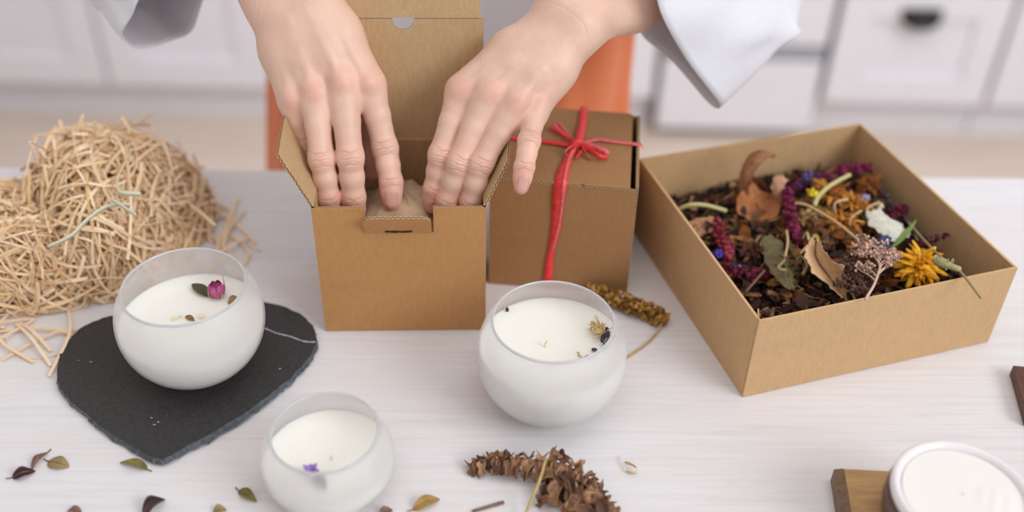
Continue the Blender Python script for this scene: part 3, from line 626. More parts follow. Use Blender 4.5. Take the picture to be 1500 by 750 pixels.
for i in range(62):
    t = (i + 0.5) / 62; k = min(int(t * 60), 59); p = rach[k]; tg = nrm(rach[k + 1] - rach[k]); sd = nrm(np.cross(Z, tg)); s = -1 if i % 3 else 1
    big = 0.35 + 0.75 * min(1, t * 1.7) if t < 0.85 else 0.9
    mid = math.exp(-((t - 0.62) / 0.22) ** 2)
    d = sd * s * (1.0 if s < 0 else 0.30) + tg * 0.25 * rng.normal() + Z * (0.55 * rng.random() + 0.1)
    if s < 0: d = d + np.array([0, -0.5, 0])
    L_ = (0.010 + 0.013 * mid) * (0.8 + 0.5 * rng.random()) * (1 if s < 0 else 0.42); fern_leaflet(p + Z * 0.0008, d, L_, 0.0026 + 0.0016 * mid, int(rng.choice([0, 1, 1, 2])), rng.random())
for i in range(26):   # the mass that hangs inside the curve toward the bottom edge
    t = rng.random(); c_ = gz(800 + 78 * t + rng.normal() * 8, 696 + 48 * t + rng.normal() * 9, 0.006 + 0.010 * rng.random()); fern_leaflet(c_, rng.normal(size=3) + np.array([0, -0.3, 0.3]), 0.015 + 0.008 * rng.random(), 0.0034, int(rng.choice([0, 1, 1, 2])), 0.3)
settle(fr, Vector(gz(790, 715))); tag(fr, 'curled dry brown fern frond at the bottom centre of the table', 'fern')
tag(MB().tube(crv([gz(799, 674, 0.019), gz(790, 705, 0.017), gz(780, 728, 0.012), gz(768, 757, 0.004)], 10), 0.0010, 7).build('straw_stalk', plain('dry_stalk', lin((186, 160, 108)), 0.5, 0.12, 300, 0.2), None), 'thin tan stalk lying over the curled fern', 'stalk')

# ---- golden spike behind the middle candle
sp = empty('golden_spike'); ax_ = crv([gz(862, 426, 0.007), gz(900, 437, 0.008), gz(935, 450, 0.008), gz(962, 462, 0.007), gz(970, 470, 0.005), gz(962, 487, 0.003), gz(945, 505, 0.0015), gz(918, 524, 0.0012)], 60)
MB().tube(ax_, 0.0008, 7).build('stem', plain('gold_stalk', lin((190, 160, 98)), 0.6, 0.12, 200, 0.2), sp)
M_GOLD = mat_tint('gold_florets', 0.8); fl = MB()
for i in range(560):
    t = rng.random() * 0.60; k = int(t * 60); p = ax_[k]; tg = nrm(ax_[k + 1] - ax_[k]); a = rng.random() * 2 * PI; sd = nrm(np.cross(Z, tg)); u2 = np.cross(tg, sd)
    R_ = (0.0066 if t < 0.5 else 0.0066 * (0.62 - t) / 0.12 + 0.001) * math.sqrt(rng.random()); c_ = p + (sd * math.cos(a) + u2 * math.sin(a)) * R_; c_[2] = max(c_[2], 0.0016)
    fl.col = lin([(172, 128, 60), (150, 106, 46), (196, 152, 84), (126, 88, 40)][int(rng.integers(4))]); fl.blob(c_, 0.0013 + 0.0006 * rng.random(), 0.4)
o = fl.build('florets', M_GOLD, sp, colattr=True); o['kind'] = 'stuff'
settle(sp, Vector(gz(920, 450))); tag(sp, 'golden dried flower spike lying behind the middle candle', 'dried flower')

# ---- coaster, bowl, walnut piece
cz = 0.012; a_, b_, c_, d_ = gz(1222, 686, cz), gz(1345, 692, cz), gz(1352, 780, cz), gz(1237, 780, cz)
m = MB(); tpv = [a_, b_, c_, d_]; lo = [p * np.array([1, 1, 0]) + Z * 0.0005 for p in tpv]; lo[0] = lo[0] + np.array([-0.0005, -0.002, 0])
ctr = sum(tpv) / 4; inn = [a_ + np.array([0.006, 0.0, 0]), b_, c_, d_ + np.array([0.006, 0, 0])]
m.add(inn + [p * np.array([1, 1, 0]) + Z * 0.0005 for p in inn], [(0, 3, 2, 1), (4, 5, 6, 7), (0, 1, 5, 4), (1, 2, 6, 5), (2, 3, 7, 6), (3, 0, 4, 7)])
cs = empty('oak_coaster'); m.build('board', M_OAK, cs, smooth=False, bevel=0.0006)
e4 = [a_ - Z * 0.001, a_ + np.array([0.0058, 0, 0]), d_ + np.array([0.0058, 0, 0]), d_ - Z * 0.001]
MB().add(e4 + [p * np.array([1, 1, 0]) + Z * 0.0006 for p in e4], [(0, 3, 2, 1), (4, 5, 6, 7), (0, 1, 5, 4), (1, 2, 6, 5), (2, 3, 7, 6), (3, 0, 4, 7)]).build('bark_edge', M_OAKEND, cs, smooth=False)
settle(cs, Vector((float(ctr[0]), float(ctr[1]), 0))); tag(cs, 'small light oak board partly under the brown candle bowl', 'coaster')
CB = gz(1415, 716, 0.056); CB = np.array([CB[0], CB[1], 0.0126])
bw = empty('bowl_candle', CB); Rb = 0.0398; hb = 0.040
op = [(0.0, 0.0), (0.028, 0.0), (0.035, 0.004), (0.0392, 0.012), (0.0408, 0.022), (0.0408, 0.030), (0.0398, hb - 0.005)]
MB().lathe(op + [(0.0370, hb - 0.004), (0.030, 0.02), (0.0, 0.012)], 80).build('ceramic_bowl', M_CERAM, bw)
MB().lathe([(0.0390, hb - 0.0065), (0.0396, hb - 0.0030), (0.0390, hb), (0.0376, hb + 0.0009), (0.0355, hb + 0.0002), (0.0338, hb - 0.0020), (0.0328, hb - 0.0070), (0.0366, hb - 0.009)], 80, closed=True).build('rim', M_CERW, bw)
wxm = MB(); P = []
for i in range(25):
    r_ = 0.0333 * i / 24; row = []
    for j in range(80):
        a = 2 * PI * j / 80; x_, y_ = r_ * math.cos(a), r_ * math.sin(a); lump = max(0, 1 - ((x_ - 0.018) ** 2 + (y_ + 0.004) ** 2) / 0.013 ** 2)
        row.append((x_, y_, hb - 0.0022 + 0.0010 * lump * (0.6 + 0.4 * math.sin(x_ * 620 + y_ * 200) * math.cos(y_ * 540 - x_ * 150)) + 0.00008 * math.sin(x_ * 160 + y_ * 90)))
    P.append(row)
wxm.grid(P[::-1], closed=True); wxm.lathe([(0.0331, hb - 0.0026), (0.0325, hb - 0.0075)], 80); wxm.build('wax', M_WAX2, bw)
MB().tube([(0.0, 0.0, hb - 0.005), (0.0004, 0, hb - 0.0008)], [0.0009, 0.0006], 8).build('wick', M_WICK, bw)
tag(bw, 'brown bowl candle with white rim at the lower right corner', 'candle')
wa, wb_ = gz(1484, 535, 0.009), gz(1500, 592, 0.009)
dv = nrm(wb_ - wa); pr = np.array([-dv[1], dv[0], 0]); pr = pr if pr[0] > 0 else -pr
tp = [wa, wa + pr * 0.05 + np.array([0.02, 0, 0]), wa + pr * 0.05 + dv * 0.05, wa + dv * 0.05]; lw = [p * np.array([1, 1, 0]) + Z * 0.0005 for p in tp]
tag(MB().add(tp + lw, [(0, 3, 2, 1), (4, 5, 6, 7), (0, 1, 5, 4), (1, 2, 6, 5), (2, 3, 7, 6), (3, 0, 4, 7)]).build('walnut_offcut', M_WALNUT, None, smooth=False, bevel=0.0005), 'dark brown wooden piece cut off by the right edge', 'wood piece')

# ---- straw heap
st = MB(); HC = np.array([-0.335, 0.662, 0.0]); HR = np.array([0.108, 0.102, 0.092])
LOBES = [(np.array([-0.319, 0.672, 0.0]), np.array([0.064, 0.082, 0.085])), (np.array([-0.375, 0.636, 0.0]), np.array([0.090, 0.064, 0.058])), (np.array([-0.300, 0.680, 0.0]), np.array([0.055, 0.068, 0.056]))]
LB = 0
def dome(d, rho):
    HC, HR = LOBES[LB]; q = HC + d * HR * rho * (1 + 0.07 * math.sin(5 * d[0] + 1) * math.cos(4 * d[1] + 2)); return np.array([q[0], q[1], max(q[2], 0.0015)])
st.col = (0.0, 0.0, 0.0, 1)
for HC, HR in LOBES:
    P = [[HC + np.array([math.cos(b) * math.cos(a), math.sin(b) * math.cos(a), math.sin(a)]) * HR * 0.78 + Z * 0.001 for b in np.linspace(0, 2 * PI, 41)[:-1]] for a in np.linspace(0, PI / 2 * 0.98, 12)]
    st.grid(P, closed=True)
def strand(m, n=11, L=None, rho=None, d0=None, wd=0.0021):
    while True:
        d = nrm(rng.normal(size=3)) if d0 is None else np.array(d0); d[2] = abs(d[2])
        if d[1] < 0.75 or rng.random() < 0.35: break
    tg = nrm(np.cross(d, rng.normal(size=3))); L = L or (0.45 + 1.0 * rng.random()); rho = rho or (0.84 + 0.22 * rng.random() ** 1.6); k = rng.normal() * 1.1; pts_ = []; dr = rng.normal() * 0.10
    ph = rng.random() * 6; lift = 0.10 * rng.random() ** 3
    for i in range(n):
        pts_.append(dome(d, rho + dr * (i / n - 0.5) + lift * (i / (n - 1)) ** 2 * 2)); s = np.cross(d, tg); tg = nrm(tg + s * k * L / n); d2 = nrm(d + tg * L / n); tg = nrm(tg - d2 * np.dot(tg, d2)); d = d2
        if d[2] < 0.0: d = nrm(d * np.array([1, 1, 0.2])); tg = nrm(tg * np.array([1, 1, -0.5]) + Z * 0.2)
    m.col = (float(rng.random() ** 0.7),) * 3 + (1,); m.strip(pts_, wd * (0.75 + 0.5 * rng.random()), 0.0004, side=nrm(rng.normal(size=3)), twist=rng.normal() * 1.5)
for i in range(2700):
    LB = int(rng.choice(3, p=[0.5, 0.33, 0.17])); strand(st)
HC, HR = np.array([-0.335, 0.65, 0]), np.array([0.105, 0.10, 0.09])
for (x0_, y0_, x1_, y1_) in ((92, 235, 88, 176), (105, 230, 122, 168), (118, 240, 140, 178), (80, 225, 45, 208), (130, 215, 160, 190), (180, 215, 215, 200), (240, 260, 300, 285), (255, 285, 315, 330), (60, 235, 30, 250), (250, 320, 285, 352)):
    p_ = gy(x0_, y0_, 0.69); q_ = gy(x1_, y1_, 0.69 + 0.02 * rng.normal()); q_[2] = max(q_[2], 0.002); st.col = (0.7,) * 3 + (1,); st.strip(crv([p_, (p_ + q_) / 2 + rng.normal(size=3) * 0.003, q_], 8), 0.0026, 0.0005, side=X)
for i in range(34):   # flat stragglers around the foot
    a = rad(rng.uniform(-25, 30)) if i % 2 else rad(rng.uniform(-150, -80)); c_ = HC + np.array([math.cos(a), math.sin(a), 0]) * HR * (0.98 + 0.12 * rng.random()); c_[2] = 0.002
    dd_ = nrm(rng.normal(size=3) * np.array([1, 1, 0.0])); cv = rng.normal() * 0.01; nn = np.array([-dd_[1], dd_[0], 0]); L = 0.015 + 0.025 * rng.random()
    st.col = (0.5 + 0.5 * rng.random(),) * 3 + (1,); st.strip(crv([c_ - dd_ * L, c_ + nn * cv + Z * 0.006 * rng.random(), c_ + dd_ * L], 8), 0.0022, 0.0004, side=nn)
tag(st.build('shredded_paper_heap', M_STRAW, None, smooth=False, colattr=True), 'heap of straw-coloured shredded paper on the left of the table', 'shredded paper', kind='stuff')
M_PALE = plain('pale_green_strip', lin((222, 222, 198)), 0.4, 0.05, 200, 0.1)
for j, (pts_, lb) in enumerate(((((70, 362, .580), (105, 345, .588), (128, 322, .600), (158, 302, .612), (190, 300, .612)), 'pale bluish strip slanting across the front of the straw heap'),
    (((193, 220, .668), (180, 245, .646), (171, 268, .630), (176, 282, .620), (206, 284, .619)), 'pale green folded strip near the top of the straw heap'),
    (((163, 292, .612), (182, 304, .606), (200, 316, .600)), 'short pale green strip in the middle of the straw heap'))):
    tag(MB().strip(crv([gy(*p) for p in pts_], 16), 0.0036, 0.0005, side=nrm((0.3, -0.2, 1))).build('paper_strip', M_PALE, None), lb, 'paper strip', 'pale strips in the straw heap')
for lb, pts_ in (('thin loose strand on the table left of the slate', ((0, 478), (12, 505), (32, 522), (60, 525), (84, 520))), ('faint loose strand running toward the open box from the straw', ((285, 318), (315, 350), (345, 352), (382, 368)))):
    s_ = MB(); s_.col = (0.8, 0.8, 0.8, 1); tag(s_.strip(crv([gz(x, y, 0.001) for x, y in pts_], 16), 0.0009, 0.0004, side=Z).build('loose_strand', M_STRAW, None, colattr=True), lb, 'strand')
#==PART3==

# ------------------------------------------------------------------ person (surfaces grown from a distance field)
class Field:
    def __init__(s, lo, hi, h):
        s.h = h; s.lo = np.array(lo, float); s.n = np.ceil((np.array(hi) - s.lo) / h).astype(int) + 1; s.F = np.full(s.n, 1.0, np.float32)
    def sub(s, lo, hi):
        a = np.clip(np.floor((np.array(lo) - s.lo) / s.h).astype(int), 0, s.n - 1); b = np.clip(np.ceil((np.array(hi) - s.lo) / s.h).astype(int) + 1, 1, s.n)
        if np.any(b <= a): return None
        ax = [(s.lo[i] + s.h * np.arange(a[i], b[i])).astype(np.float32) for i in range(3)]
        return (slice(a[0], b[0]), slice(a[1], b[1]), slice(a[2], b[2])), ax[0][:, None, None], ax[1][None, :, None], ax[2][None, None, :]
    def smin(s, sl, d, k):
        f = s.F[sl]
        if k <= 0: s.F[sl] = np.minimum(f, d); return
        h = np.clip(0.5 + 0.5 * (f - d) / k, 0, 1); s.F[sl] = f + (d - f) * h - k * h * (1 - h)
    def cone(s, a, b, ra, rb, k=0.004):
        a = np.array(a, float); b = np.array(b, float); m = max(ra, rb) + k + 3 * s.h; q = s.sub(np.minimum(a, b) - m, np.maximum(a, b) + m)
        if q is None: return
        sl, x, y, z = q; d = b - a; L2 = float(d @ d) + 1e-12
        t = np.clip(((x - a[0]) * d[0] + (y - a[1]) * d[1] + (z - a[2]) * d[2]) / L2, 0, 1)
        dist = np.sqrt((x - a[0] - t * d[0]) ** 2 + (y - a[1] - t * d[1]) ** 2 + (z - a[2] - t * d[2]) ** 2) - (ra + (rb - ra) * t); s.smin(sl, dist, k)
    def chain(s, P, R, k=0.003):
        for i in range(len(P) - 1): s.cone(P[i], P[i + 1], R[i], R[i + 1], k)
    def ell(s, c, axes, rad_, k=0.004):
        c = np.array(c, float); m = max(rad_) + k + 3 * s.h; q = s.sub(c - m, c + m)
        if q is None: return
        sl, x, y, z = q; A = [nrm(v) for v in axes]; g = [((x - c[0]) * v[0] + (y - c[1]) * v[1] + (z - c[2]) * v[2]) / r for v, r in zip(A, rad_)]
        k0 = np.sqrt(g[0] ** 2 + g[1] ** 2 + g[2] ** 2); k1 = np.sqrt((g[0] / rad_[0]) ** 2 + (g[1] / rad_[1]) ** 2 + (g[2] / rad_[2]) ** 2) + 1e-9
        s.smin(sl, k0 * (k0 - 1) / k1, k)
    def merge(s, o, k):
        s.smin((slice(None),) * 3, o.F, k)
    def mesh(s):
        F = s.F.copy()
        F[0] = F[-1] = 1; F[:, 0] = F[:, -1] = 1; F[:, :, 0] = F[:, :, -1] = 1
        S = F < 0; n = np.array(S.shape) - 1
        cnt = np.zeros(n, np.uint8)
        for i in (0, 1):
            for j in (0, 1):
                for k in (0, 1): cnt += S[i:n[0] + i, j:n[1] + j, k:n[2] + k]
        act = (cnt > 0) & (cnt < 8); I = np.argwhere(act); idx = np.full(n, -1, np.int32); idx[act] = np.arange(len(I))
        acc = np.zeros((len(I), 3)); num = np.zeros(len(I)); C = {}
        for i in (0, 1):
            for j in (0, 1):
                for k in (0, 1): C[i, j, k] = F[I[:, 0] + i, I[:, 1] + j, I[:, 2] + k].astype(float)
        for p in C:
            for ax in range(3):
                if p[ax] == 0:
                    q = list(p); q[ax] = 1; q = tuple(q); fa, fb = C[p], C[q]; cr = (fa < 0) != (fb < 0)
                    t = np.where(cr, fa / (fa - fb + 1e-12), 0); v = np.tile(np.array(p, float), (len(I), 1)); v[:, ax] += t; acc += v * cr[:, None]; num += cr
        V = s.lo + s.h * (I + acc / num[:, None]); Q = []
        for ax in range(3):
            o1, o2 = (ax + 1) % 3, (ax + 2) % 3; sh = [slice(None)] * 3; sa = sh.copy(); sb = sh.copy(); sa[ax] = slice(0, -1); sb[ax] = slice(1, None)
            A_, B_ = S[tuple(sa)], S[tuple(sb)]
            for flip, msk in ((False, A_ & ~B_), (True, ~A_ & B_)):
                E = np.argwhere(msk); ok = (E[:, o1] > 0) & (E[:, o2] > 0) & (E[:, o1] < n[o1]) & (E[:, o2] < n[o2]) & (E[:, ax] < n[ax]); E = E[ok]; c = []
                for d1, d2 in ((-1, -1), (0, -1), (0, 0), (-1, 0)):
                    e = E.copy(); e[:, o1] += d1; e[:, o2] += d2; c.append(idx[e[:, 0], e[:, 1], e[:, 2]])
                c = np.stack(c[::-1] if flip else c, 1); Q.append(c[(c >= 0).all(1)])
        return V, np.concatenate(Q)
def smooth_mesh(V, Q, it, lam=0.5):
    e = np.concatenate([Q[:, [0, 1]], Q[:, [1, 2]], Q[:, [2, 3]], Q[:, [3, 0]]]); e = np.concatenate([e, e[:, ::-1]])
    deg = np.bincount(e[:, 0], minlength=len(V)).astype(float); deg[deg == 0] = 1
    for i in range(it):
        A = np.stack([np.bincount(e[:, 0], V[e[:, 1], c], minlength=len(V)) for c in range(3)], 1) / deg[:, None]; V = V + (A - V) * (lam if i % 2 == 0 else -lam * 1.03)
    return V
def normals(V, Q):
    n = np.cross(V[Q[:, 2]] - V[Q[:, 0]], V[Q[:, 3]] - V[Q[:, 1]]); N = np.zeros_like(V)
    for c in range(4):
        for a in range(3): N[:, a] += np.bincount(Q[:, c], n[:, a], minlength=len(V))
    return N / (np.linalg.norm(N, axis=1)[:, None] + 1e-12)
SKIN = np.array(lin((226, 188, 169))[:3]); RED = np.array(lin((224, 150, 132))[:3]); PALE = np.array(lin((232, 196, 178))[:3]); CREASE = np.array(lin((190, 122, 104))[:3])
nails_out = []
def hand(lo, hi, fing, thumb, bases, fore, fr, tend=1.0, nmix=None, fs=1.0, ext=(), web=(0.28, 0.28, 0.28)):
    """fing: 4 lists of 4 joints (knuckle, middle joint, end joint, tip) index..little; bases: 4 wrist-side points; fore: two chains down the forearm"""
    H = 0.0008; F = Field(lo, hi, H); nd = nmix
    def dors(p, t):
        n = nrm(CAM - p) if nd is None else nrm(nrm(CAM - p) + nd); return nrm(n - t * np.dot(n, t))
    # palm
    for i in range(4):
        m, b = fing[i][0], bases[i]; t = nrm(m - b); n = dors(m, t); mid = (m + b) / 2
        F.chain([b, mid + n * 0.0006, m - n * 0.001], [0.0125, 0.0102 if i else 0.0108, 0.0094 if i < 3 else 0.0086], 0.010)
        F.chain([b - n * 0.006, mid - n * 0.009, m - n * 0.007], [0.012, 0.012, 0.0085], 0.010)
    # forearm
    for ch, R in zip(fore, fr): F.chain(ch, R, 0.014)
    for i in range(3):
        F.cone((fing[i][0] * 2 + bases[i]) / 3, (fing[i + 1][0] * 2 + bases[i + 1]) / 3, 0.0080, 0.0080, 0.008)
        q_ = (web[i], web[i]); a = fing[i][0] * (1 - q_[0]) + fing[i][1] * q_[0]; b = fing[i + 1][0] * (1 - q_[1]) + fing[i + 1][1] * q_[1]
        n = dors(a, nrm(fing[i][1] - fing[i][0])); F.cone(a - n * 0.003, b - n * 0.003, 0.0058, 0.0058, 0.006); F.cone(fing[i][0] * 0.85 + fing[i][1] * 0.15 - n * 0.002, fing[i + 1][0] * 0.85 + fing[i + 1][1] * 0.15 - n * 0.002, 0.0072, 0.0072, 0.006)
    # thumb (in the palm's own field so that it grows out of the palm)
    th = [np.array(p) for p in thumb]
    F.chain([th[0], (th[0] + th[1]) / 2, th[1]], [0.014, 0.0135, 0.0105], 0.012)
    TF = Field(np.min(th, 0) - 0.02, np.max(th, 0) + 0.02, H)
    # fingers, each apart
    base_r = [0.0086, 0.0088, 0.0084, 0.0072]; FF = []
    for i, fg in enumerate(fing):
        s = base_r[i] * fs / 0.0088; P = [np.array(p) for p in fg]; lo_ = np.min(P, 0) - 0.018; hi_ = np.max(P, 0) + 0.018
        f = Field(F.lo + np.floor((lo_ - F.lo) / H) * H, hi_, H); t1, t2, t3 = nrm(P[1] - P[0]), nrm(P[2] - P[1]), nrm(P[3] - P[2]); n1 = dors(P[1], t1)
        f.chain([P[0], P[0] * 0.5 + P[1] * 0.5, P[1]], [0.0098 * s, 0.0091 * s, 0.0084 * s], 0.002)
        f.ell(P[1] + n1 * 0.0004, (t1 + t2, n1, np.cross(t1, n1)), (0.0088 * s, 0.0079 * s, 0.0081 * s), 0.005)
        f.chain([P[1], P[1] * 0.5 + P[2] * 0.5, P[2]], [0.0081 * s, 0.0080 * s, 0.0075 * s], 0.003)
        f.ell(P[2], (t3, dors(P[2], t3), np.cross(t3, n1)), (0.0075 * s, 0.0071 * s, 0.0072 * s), 0.004)
        n3 = dors(P[3], t3); tipc = P[3] - t3 * 0.0062 * s
        f.chain([P[2], P[2] * 0.45 + tipc * 0.55 - n3 * 0.0006, tipc], [0.0073 * s, 0.0072 * s, 0.0061 * s], 0.003)
        FF.append((f, s, P))
        nails_out.append((P[3] - t3 * 0.0088 * s, t3, n3, s * 0.0060, f))
    TH = Field(F.lo + np.floor((np.min(th, 0) - 0.02 - F.lo) / H) * H, np.max(th, 0) + 0.02, H)
    TH.chain([th[1], th[2], th[2] * 0.5 + th[3] * 0.5, th[3]], [0.0105, 0.0098, 0.0095, 0.0076], 0.004)
    FF.append((TH, 1.15, th))
    t3 = nrm(th[3] - th[2]); nails_out.append((th[3], t3, dors(th[3], t3), 0.007, TH))
    U = np.full(F.F.shape, 1.0, np.float32)
    for f, s, P in FF:
        o = np.round((f.lo - F.lo) / H).astype(int); a = np.maximum(o, 0); b = np.minimum(o + f.n, F.n); sl = tuple(slice(a[i], b[i]) for i in range(3)); sf = tuple(slice(a[i] - o[i], b[i] - o[i]) for i in range(3))
        g = f.F[sf]; u = U[sl]; k = 0.0010; h = np.clip(0.5 + 0.5 * (u - g) / k, 0, 1); U[sl] = u + (g - u) * h - k * h * (1 - h)
    F.smin((slice(None),) * 3, U, 0.0048)
    # knuckles, tendons
    for i in range(4):
        m, b = fing[i][0], bases[i]; t = nrm(m - b); n = dors(m, t); sd = np.cross(t, n); tf = nrm(fing[i][1] - m)
        F.ell(m + n * 0.0052 - t * 0.001, (t, n, sd), (0.0080, 0.0062, 0.0058), 0.005)
        w_ = m * 0.25 + b * 0.75
        F.chain([m + n * 0.0072 - t * 0.004, (m + w_) / 2 + n * 0.0096, w_ + n * 0.0098], [0.0022 * tend, 0.0019 * tend, 0.0012 * tend], 0.0034)
    for a, b, ra, rb, k in ext: F.cone(a, b, ra, rb, k)
    V, Q = F.mesh(); V = smooth_mesh(V, Q, 6); N = normals(V, Q)
    # creases and colour
    D = np.zeros(len(V)); red = np.zeros(len(V)); cre = np.zeros(len(V))
    for i, fg in enumerate(fing):
        for ji, amp, offs in ((1, 0.00030, (-0.0042, -0.0022, 0.0, 0.0019, 0.0038)), (2, 0.00022, (-0.0016, 0.0004, 0.0022))):
            p = fg[ji]; t = nrm(nrm(fg[ji] - fg[ji - 1]) + nrm(fg[min(ji + 1, 3)] - fg[ji])); n = dors(p, t); sd = np.cross(t, n); r = V - p; near = np.linalg.norm(r, axis=1) < 0.014
            x = r @ t; y = r @ sd; z = r @ n; mask = near * np.clip((N @ n) * 1.6 - 0.2, 0, 1) * np.exp(-(y / 0.0062) ** 4)
            for j, o in enumerate(offs):
                cv = o + 0.10 * (y ** 2) / 0.006 * np.sign(o) * 2.0 + 0.0003 * np.sin(y * 900 + i * 2 + j * 1.7)
                g = np.exp(-((x - cv) / 0.00055) ** 2) * mask * (1.0 if j % 2 == 0 else 0.65); D -= amp * g * 1.5; cre += g * 0.55
            red += np.exp(-(np.linalg.norm(r, axis=1) / 0.009) ** 2) * 0.45
            D += 0.0003 * np.exp(-(np.linalg.norm(r, axis=1) / 0.005) ** 2) * mask
        m = fg[0]; red += np.exp(-(np.linalg.norm(V - m - dors(m, nrm(fg[1] - m)) * 0.008, axis=1) / 0.0075) ** 2) * 0.55
        red += np.exp(-(np.linalg.norm(V - fg[3], axis=1) / 0.017) ** 2) * 0.9
    red += np.exp(-(np.linalg.norm(V - th[3], axis=1) / 0.014) ** 2) * 0.8
    b0 = (bases[0] + bases[3]) / 2; t = nrm(fing[1][0] - b0); n = dors(b0, t); r = V - b0; x = r @ t; y = r @ np.cross(t, n)
    for o in (-0.008, -0.004, 0.002): D -= 0.00022 * np.exp(-((x - o - 0.5 * y ** 2 / 0.03 - 0.0006 * np.sin(y * 260)) / 0.0008) ** 2) * (np.abs(y) < 0.03) * np.clip(N @ n, 0, 1)
    # fine skin lines on the back of the hand
    D += 0.00005 * np.sin(V[:, 0] * 2600 + 3 * np.sin(V[:, 2] * 700)) * np.sin(V[:, 2] * 2300 + 2 * np.sin(V[:, 0] * 900))
    V = V + N * D[:, None]; red = red * (0.8 + 0.35 * np.sin(V[:, 0] * 310 + 2 * np.sin(V[:, 2] * 240)) * np.sin(V[:, 2] * 280 + V[:, 1] * 190)); red = np.clip(red, 0, 1)[:, None]; cre = np.clip(cre, 0, 0.6)[:, None]
    c = SKIN * (1 - red) + RED * red; palm_side = np.clip(-(N @ n), 0, 1)[:, None] * 0.3; c = c * (1 - palm_side) + RED * palm_side; c = c * (1 - cre) + CREASE * cre
    return V, Q, c

def J(L): return [gy(*p) for p in L]
R_f = [J([(541, 122, .634), (564, 217, .617), (573, 267, .603), (574, 309, .592)]), J([(502, 122, .628), (513, 230, .600), (518, 289, .592), (520, 332, .590)]),
       J([(461, 135, .626), (471, 233, .598), (482, 289, .590), (489, 331, .590)]), J([(428, 144, .628), (449, 212, .617), (463, 257, .606), (477, 292, .602)])]
R_b = J([(452, -34, .672), (432, -24, .668), (411, -11, .665), (393, 3, .664)])
R_t = J([(470, 10, .680), (531, 128, .650), (546, 196, .640), (541, 250, .630)])
R_fore = [J([(446, -30, .672), (412, -88, .705), (330, -200, .78)]), J([(393, -2, .666), (352, -64, .700), (262, -160, .78)])]
L_f = [J([(677, 132, .630), (646, 226, .606), (637, 275, .600), (632, 312, .597)]), J([(717, 137, .622), (674, 237, .598), (656, 293, .592), (648, 335, .590)]),
       J([(755, 150, .616), (705, 239, .594), (690, 295, .588), (683, 333, .588)]), J([(784, 160, .620), (775, 207, .592), (768, 245, .577), (762, 285, .566)])]
L_b = J([(824, 18, .668), (832, 25, .664), (841, 34, .660), (849, 44, .657)])
L_t = J([(786, 52, .690), (706, 134, .656), (672, 196, .638), (655, 250, .628)])
L_fore = [J([(828, 10, .668), (915, -48, .705), (1060, -140, .80)]), J([(850, 40, .662), (925, 8, .700), (965, -14, .722), (1080, -90, .80)])]
VR_, QR_, CR_ = hand((-0.235, 0.565, 0.060), (-0.060, 0.745, 0.300), R_f, R_t, R_b, R_fore, [[0.0165, 0.0185, 0.026]] + [[0.0155, 0.0185, 0.026]], 0.9, fs=1.02, web=(0.30, 0.34, 0.24))
VL_, QL_, CL_ = hand((-0.090, 0.540, 0.065), (0.150, 0.765, 0.275), L_f, L_t, L_b, L_fore, [[0.0165, 0.0185, 0.026]] + [[0.0145, 0.0165, 0.0175, 0.026]], 1.15, nmix=np.array([0.25, 0, 0.1]), fs=0.97, web=(0.38, 0.30, 0.34))
# coarse body under the clothes
BX = -0.065
BF = Field((-0.42, 0.60, TZ), (0.32, 1.16, 0.66), 0.008); BY = 1.00
def be(c, r, k=0.05): BF.ell(c, (X, Y, Z), r, k)
be((BX, BY, -0.08), (0.165, 0.115, 0.13)); be((BX, BY, 0.10), (0.135, 0.095, 0.16)); be((BX, BY, 0.32), (0.16, 0.11, 0.19)); be((BX, BY + 0.01, 0.47), (0.17, 0.085, 0.08))
BF.cone((BX, BY + 0.01, 0.48), (BX, BY, 0.62), 0.055, 0.05, 0.03)
elR, elL = R_fore[0][-1], L_fore[0][-1]
elR = (R_fore[0][-1] + R_fore[1][-1]) / 2; elL = (L_fore[0][-1] + L_fore[1][-1]) / 2
dR = nrm(elR - (R_b[0] + R_b[3]) / 2); dL = nrm(elL - (L_b[0] + L_b[3]) / 2)
eR = elR + dR * 0.085 + np.array([0, 0.02, -0.02]); eL = elL + dL * 0.085 + np.array([0, 0.03, -0.01])
shR, shL = np.array([BX - 0.165, BY, 0.50]), np.array([BX + 0.165, BY, 0.50])
for e, s_, w2 in ((eR, shR, R_fore), (eL, shL, L_fore)):
    BF.cone(w2[0][1], w2[0][2], 0.017, 0.024, 0.01); BF.cone(w2[1][-2], w2[1][-1], 0.017, 0.024, 0.01)
    BF.cone((w2[0][-1] + w2[1][-1]) / 2, e, 0.030, 0.036, 0.02); BF.cone(e, s_, 0.036, 0.052, 0.02)
for sg in (-1, 1):
    BF.cone((BX + sg * 0.085, BY, -0.10), (BX + sg * 0.085, BY - 0.01, -0.34), 0.085, 0.055, 0.02); BF.cone((BX + sg * 0.085, BY - 0.01, -0.34), (BX + sg * 0.085, BY + 0.02, -0.68), 0.055, 0.034, 0.02)
    BF.cone((BX + sg * 0.085, BY + 0.02, -0.705), (BX + sg * 0.10, BY - 0.14, -0.722), 0.036, 0.026, 0.02)
VB_, QB_ = BF.mesh(); VB_ = smooth_mesh(VB_, QB_, 6)
AV = np.concatenate([VR_, VL_, VB_]); AQ = np.concatenate([QR_, QL_ + len(VR_), QB_ + len(VR_) + len(VL_)]); AC = np.concatenate([CR_, CL_, np.tile(SKIN, (len(VB_), 1))])
person = empty('person', (BX, BY, TZ))
me = bpy.data.meshes.new('body'); me.from_pydata(AV.tolist(), [], AQ.tolist()); me.materials.append(M_SKIN)
at = me.color_attributes.new('tint', 'FLOAT_COLOR', 'POINT'); at.data.foreach_set('color', np.concatenate([AC, np.ones((len(AC), 1))], 1).astype(np.float32).ravel())
me.polygons.foreach_set('use_smooth', [True] * len(AQ)); me.update()
body = bpy.data.objects.new('body', me); COL.objects.link(body); body.parent = person; body.location = -person.location
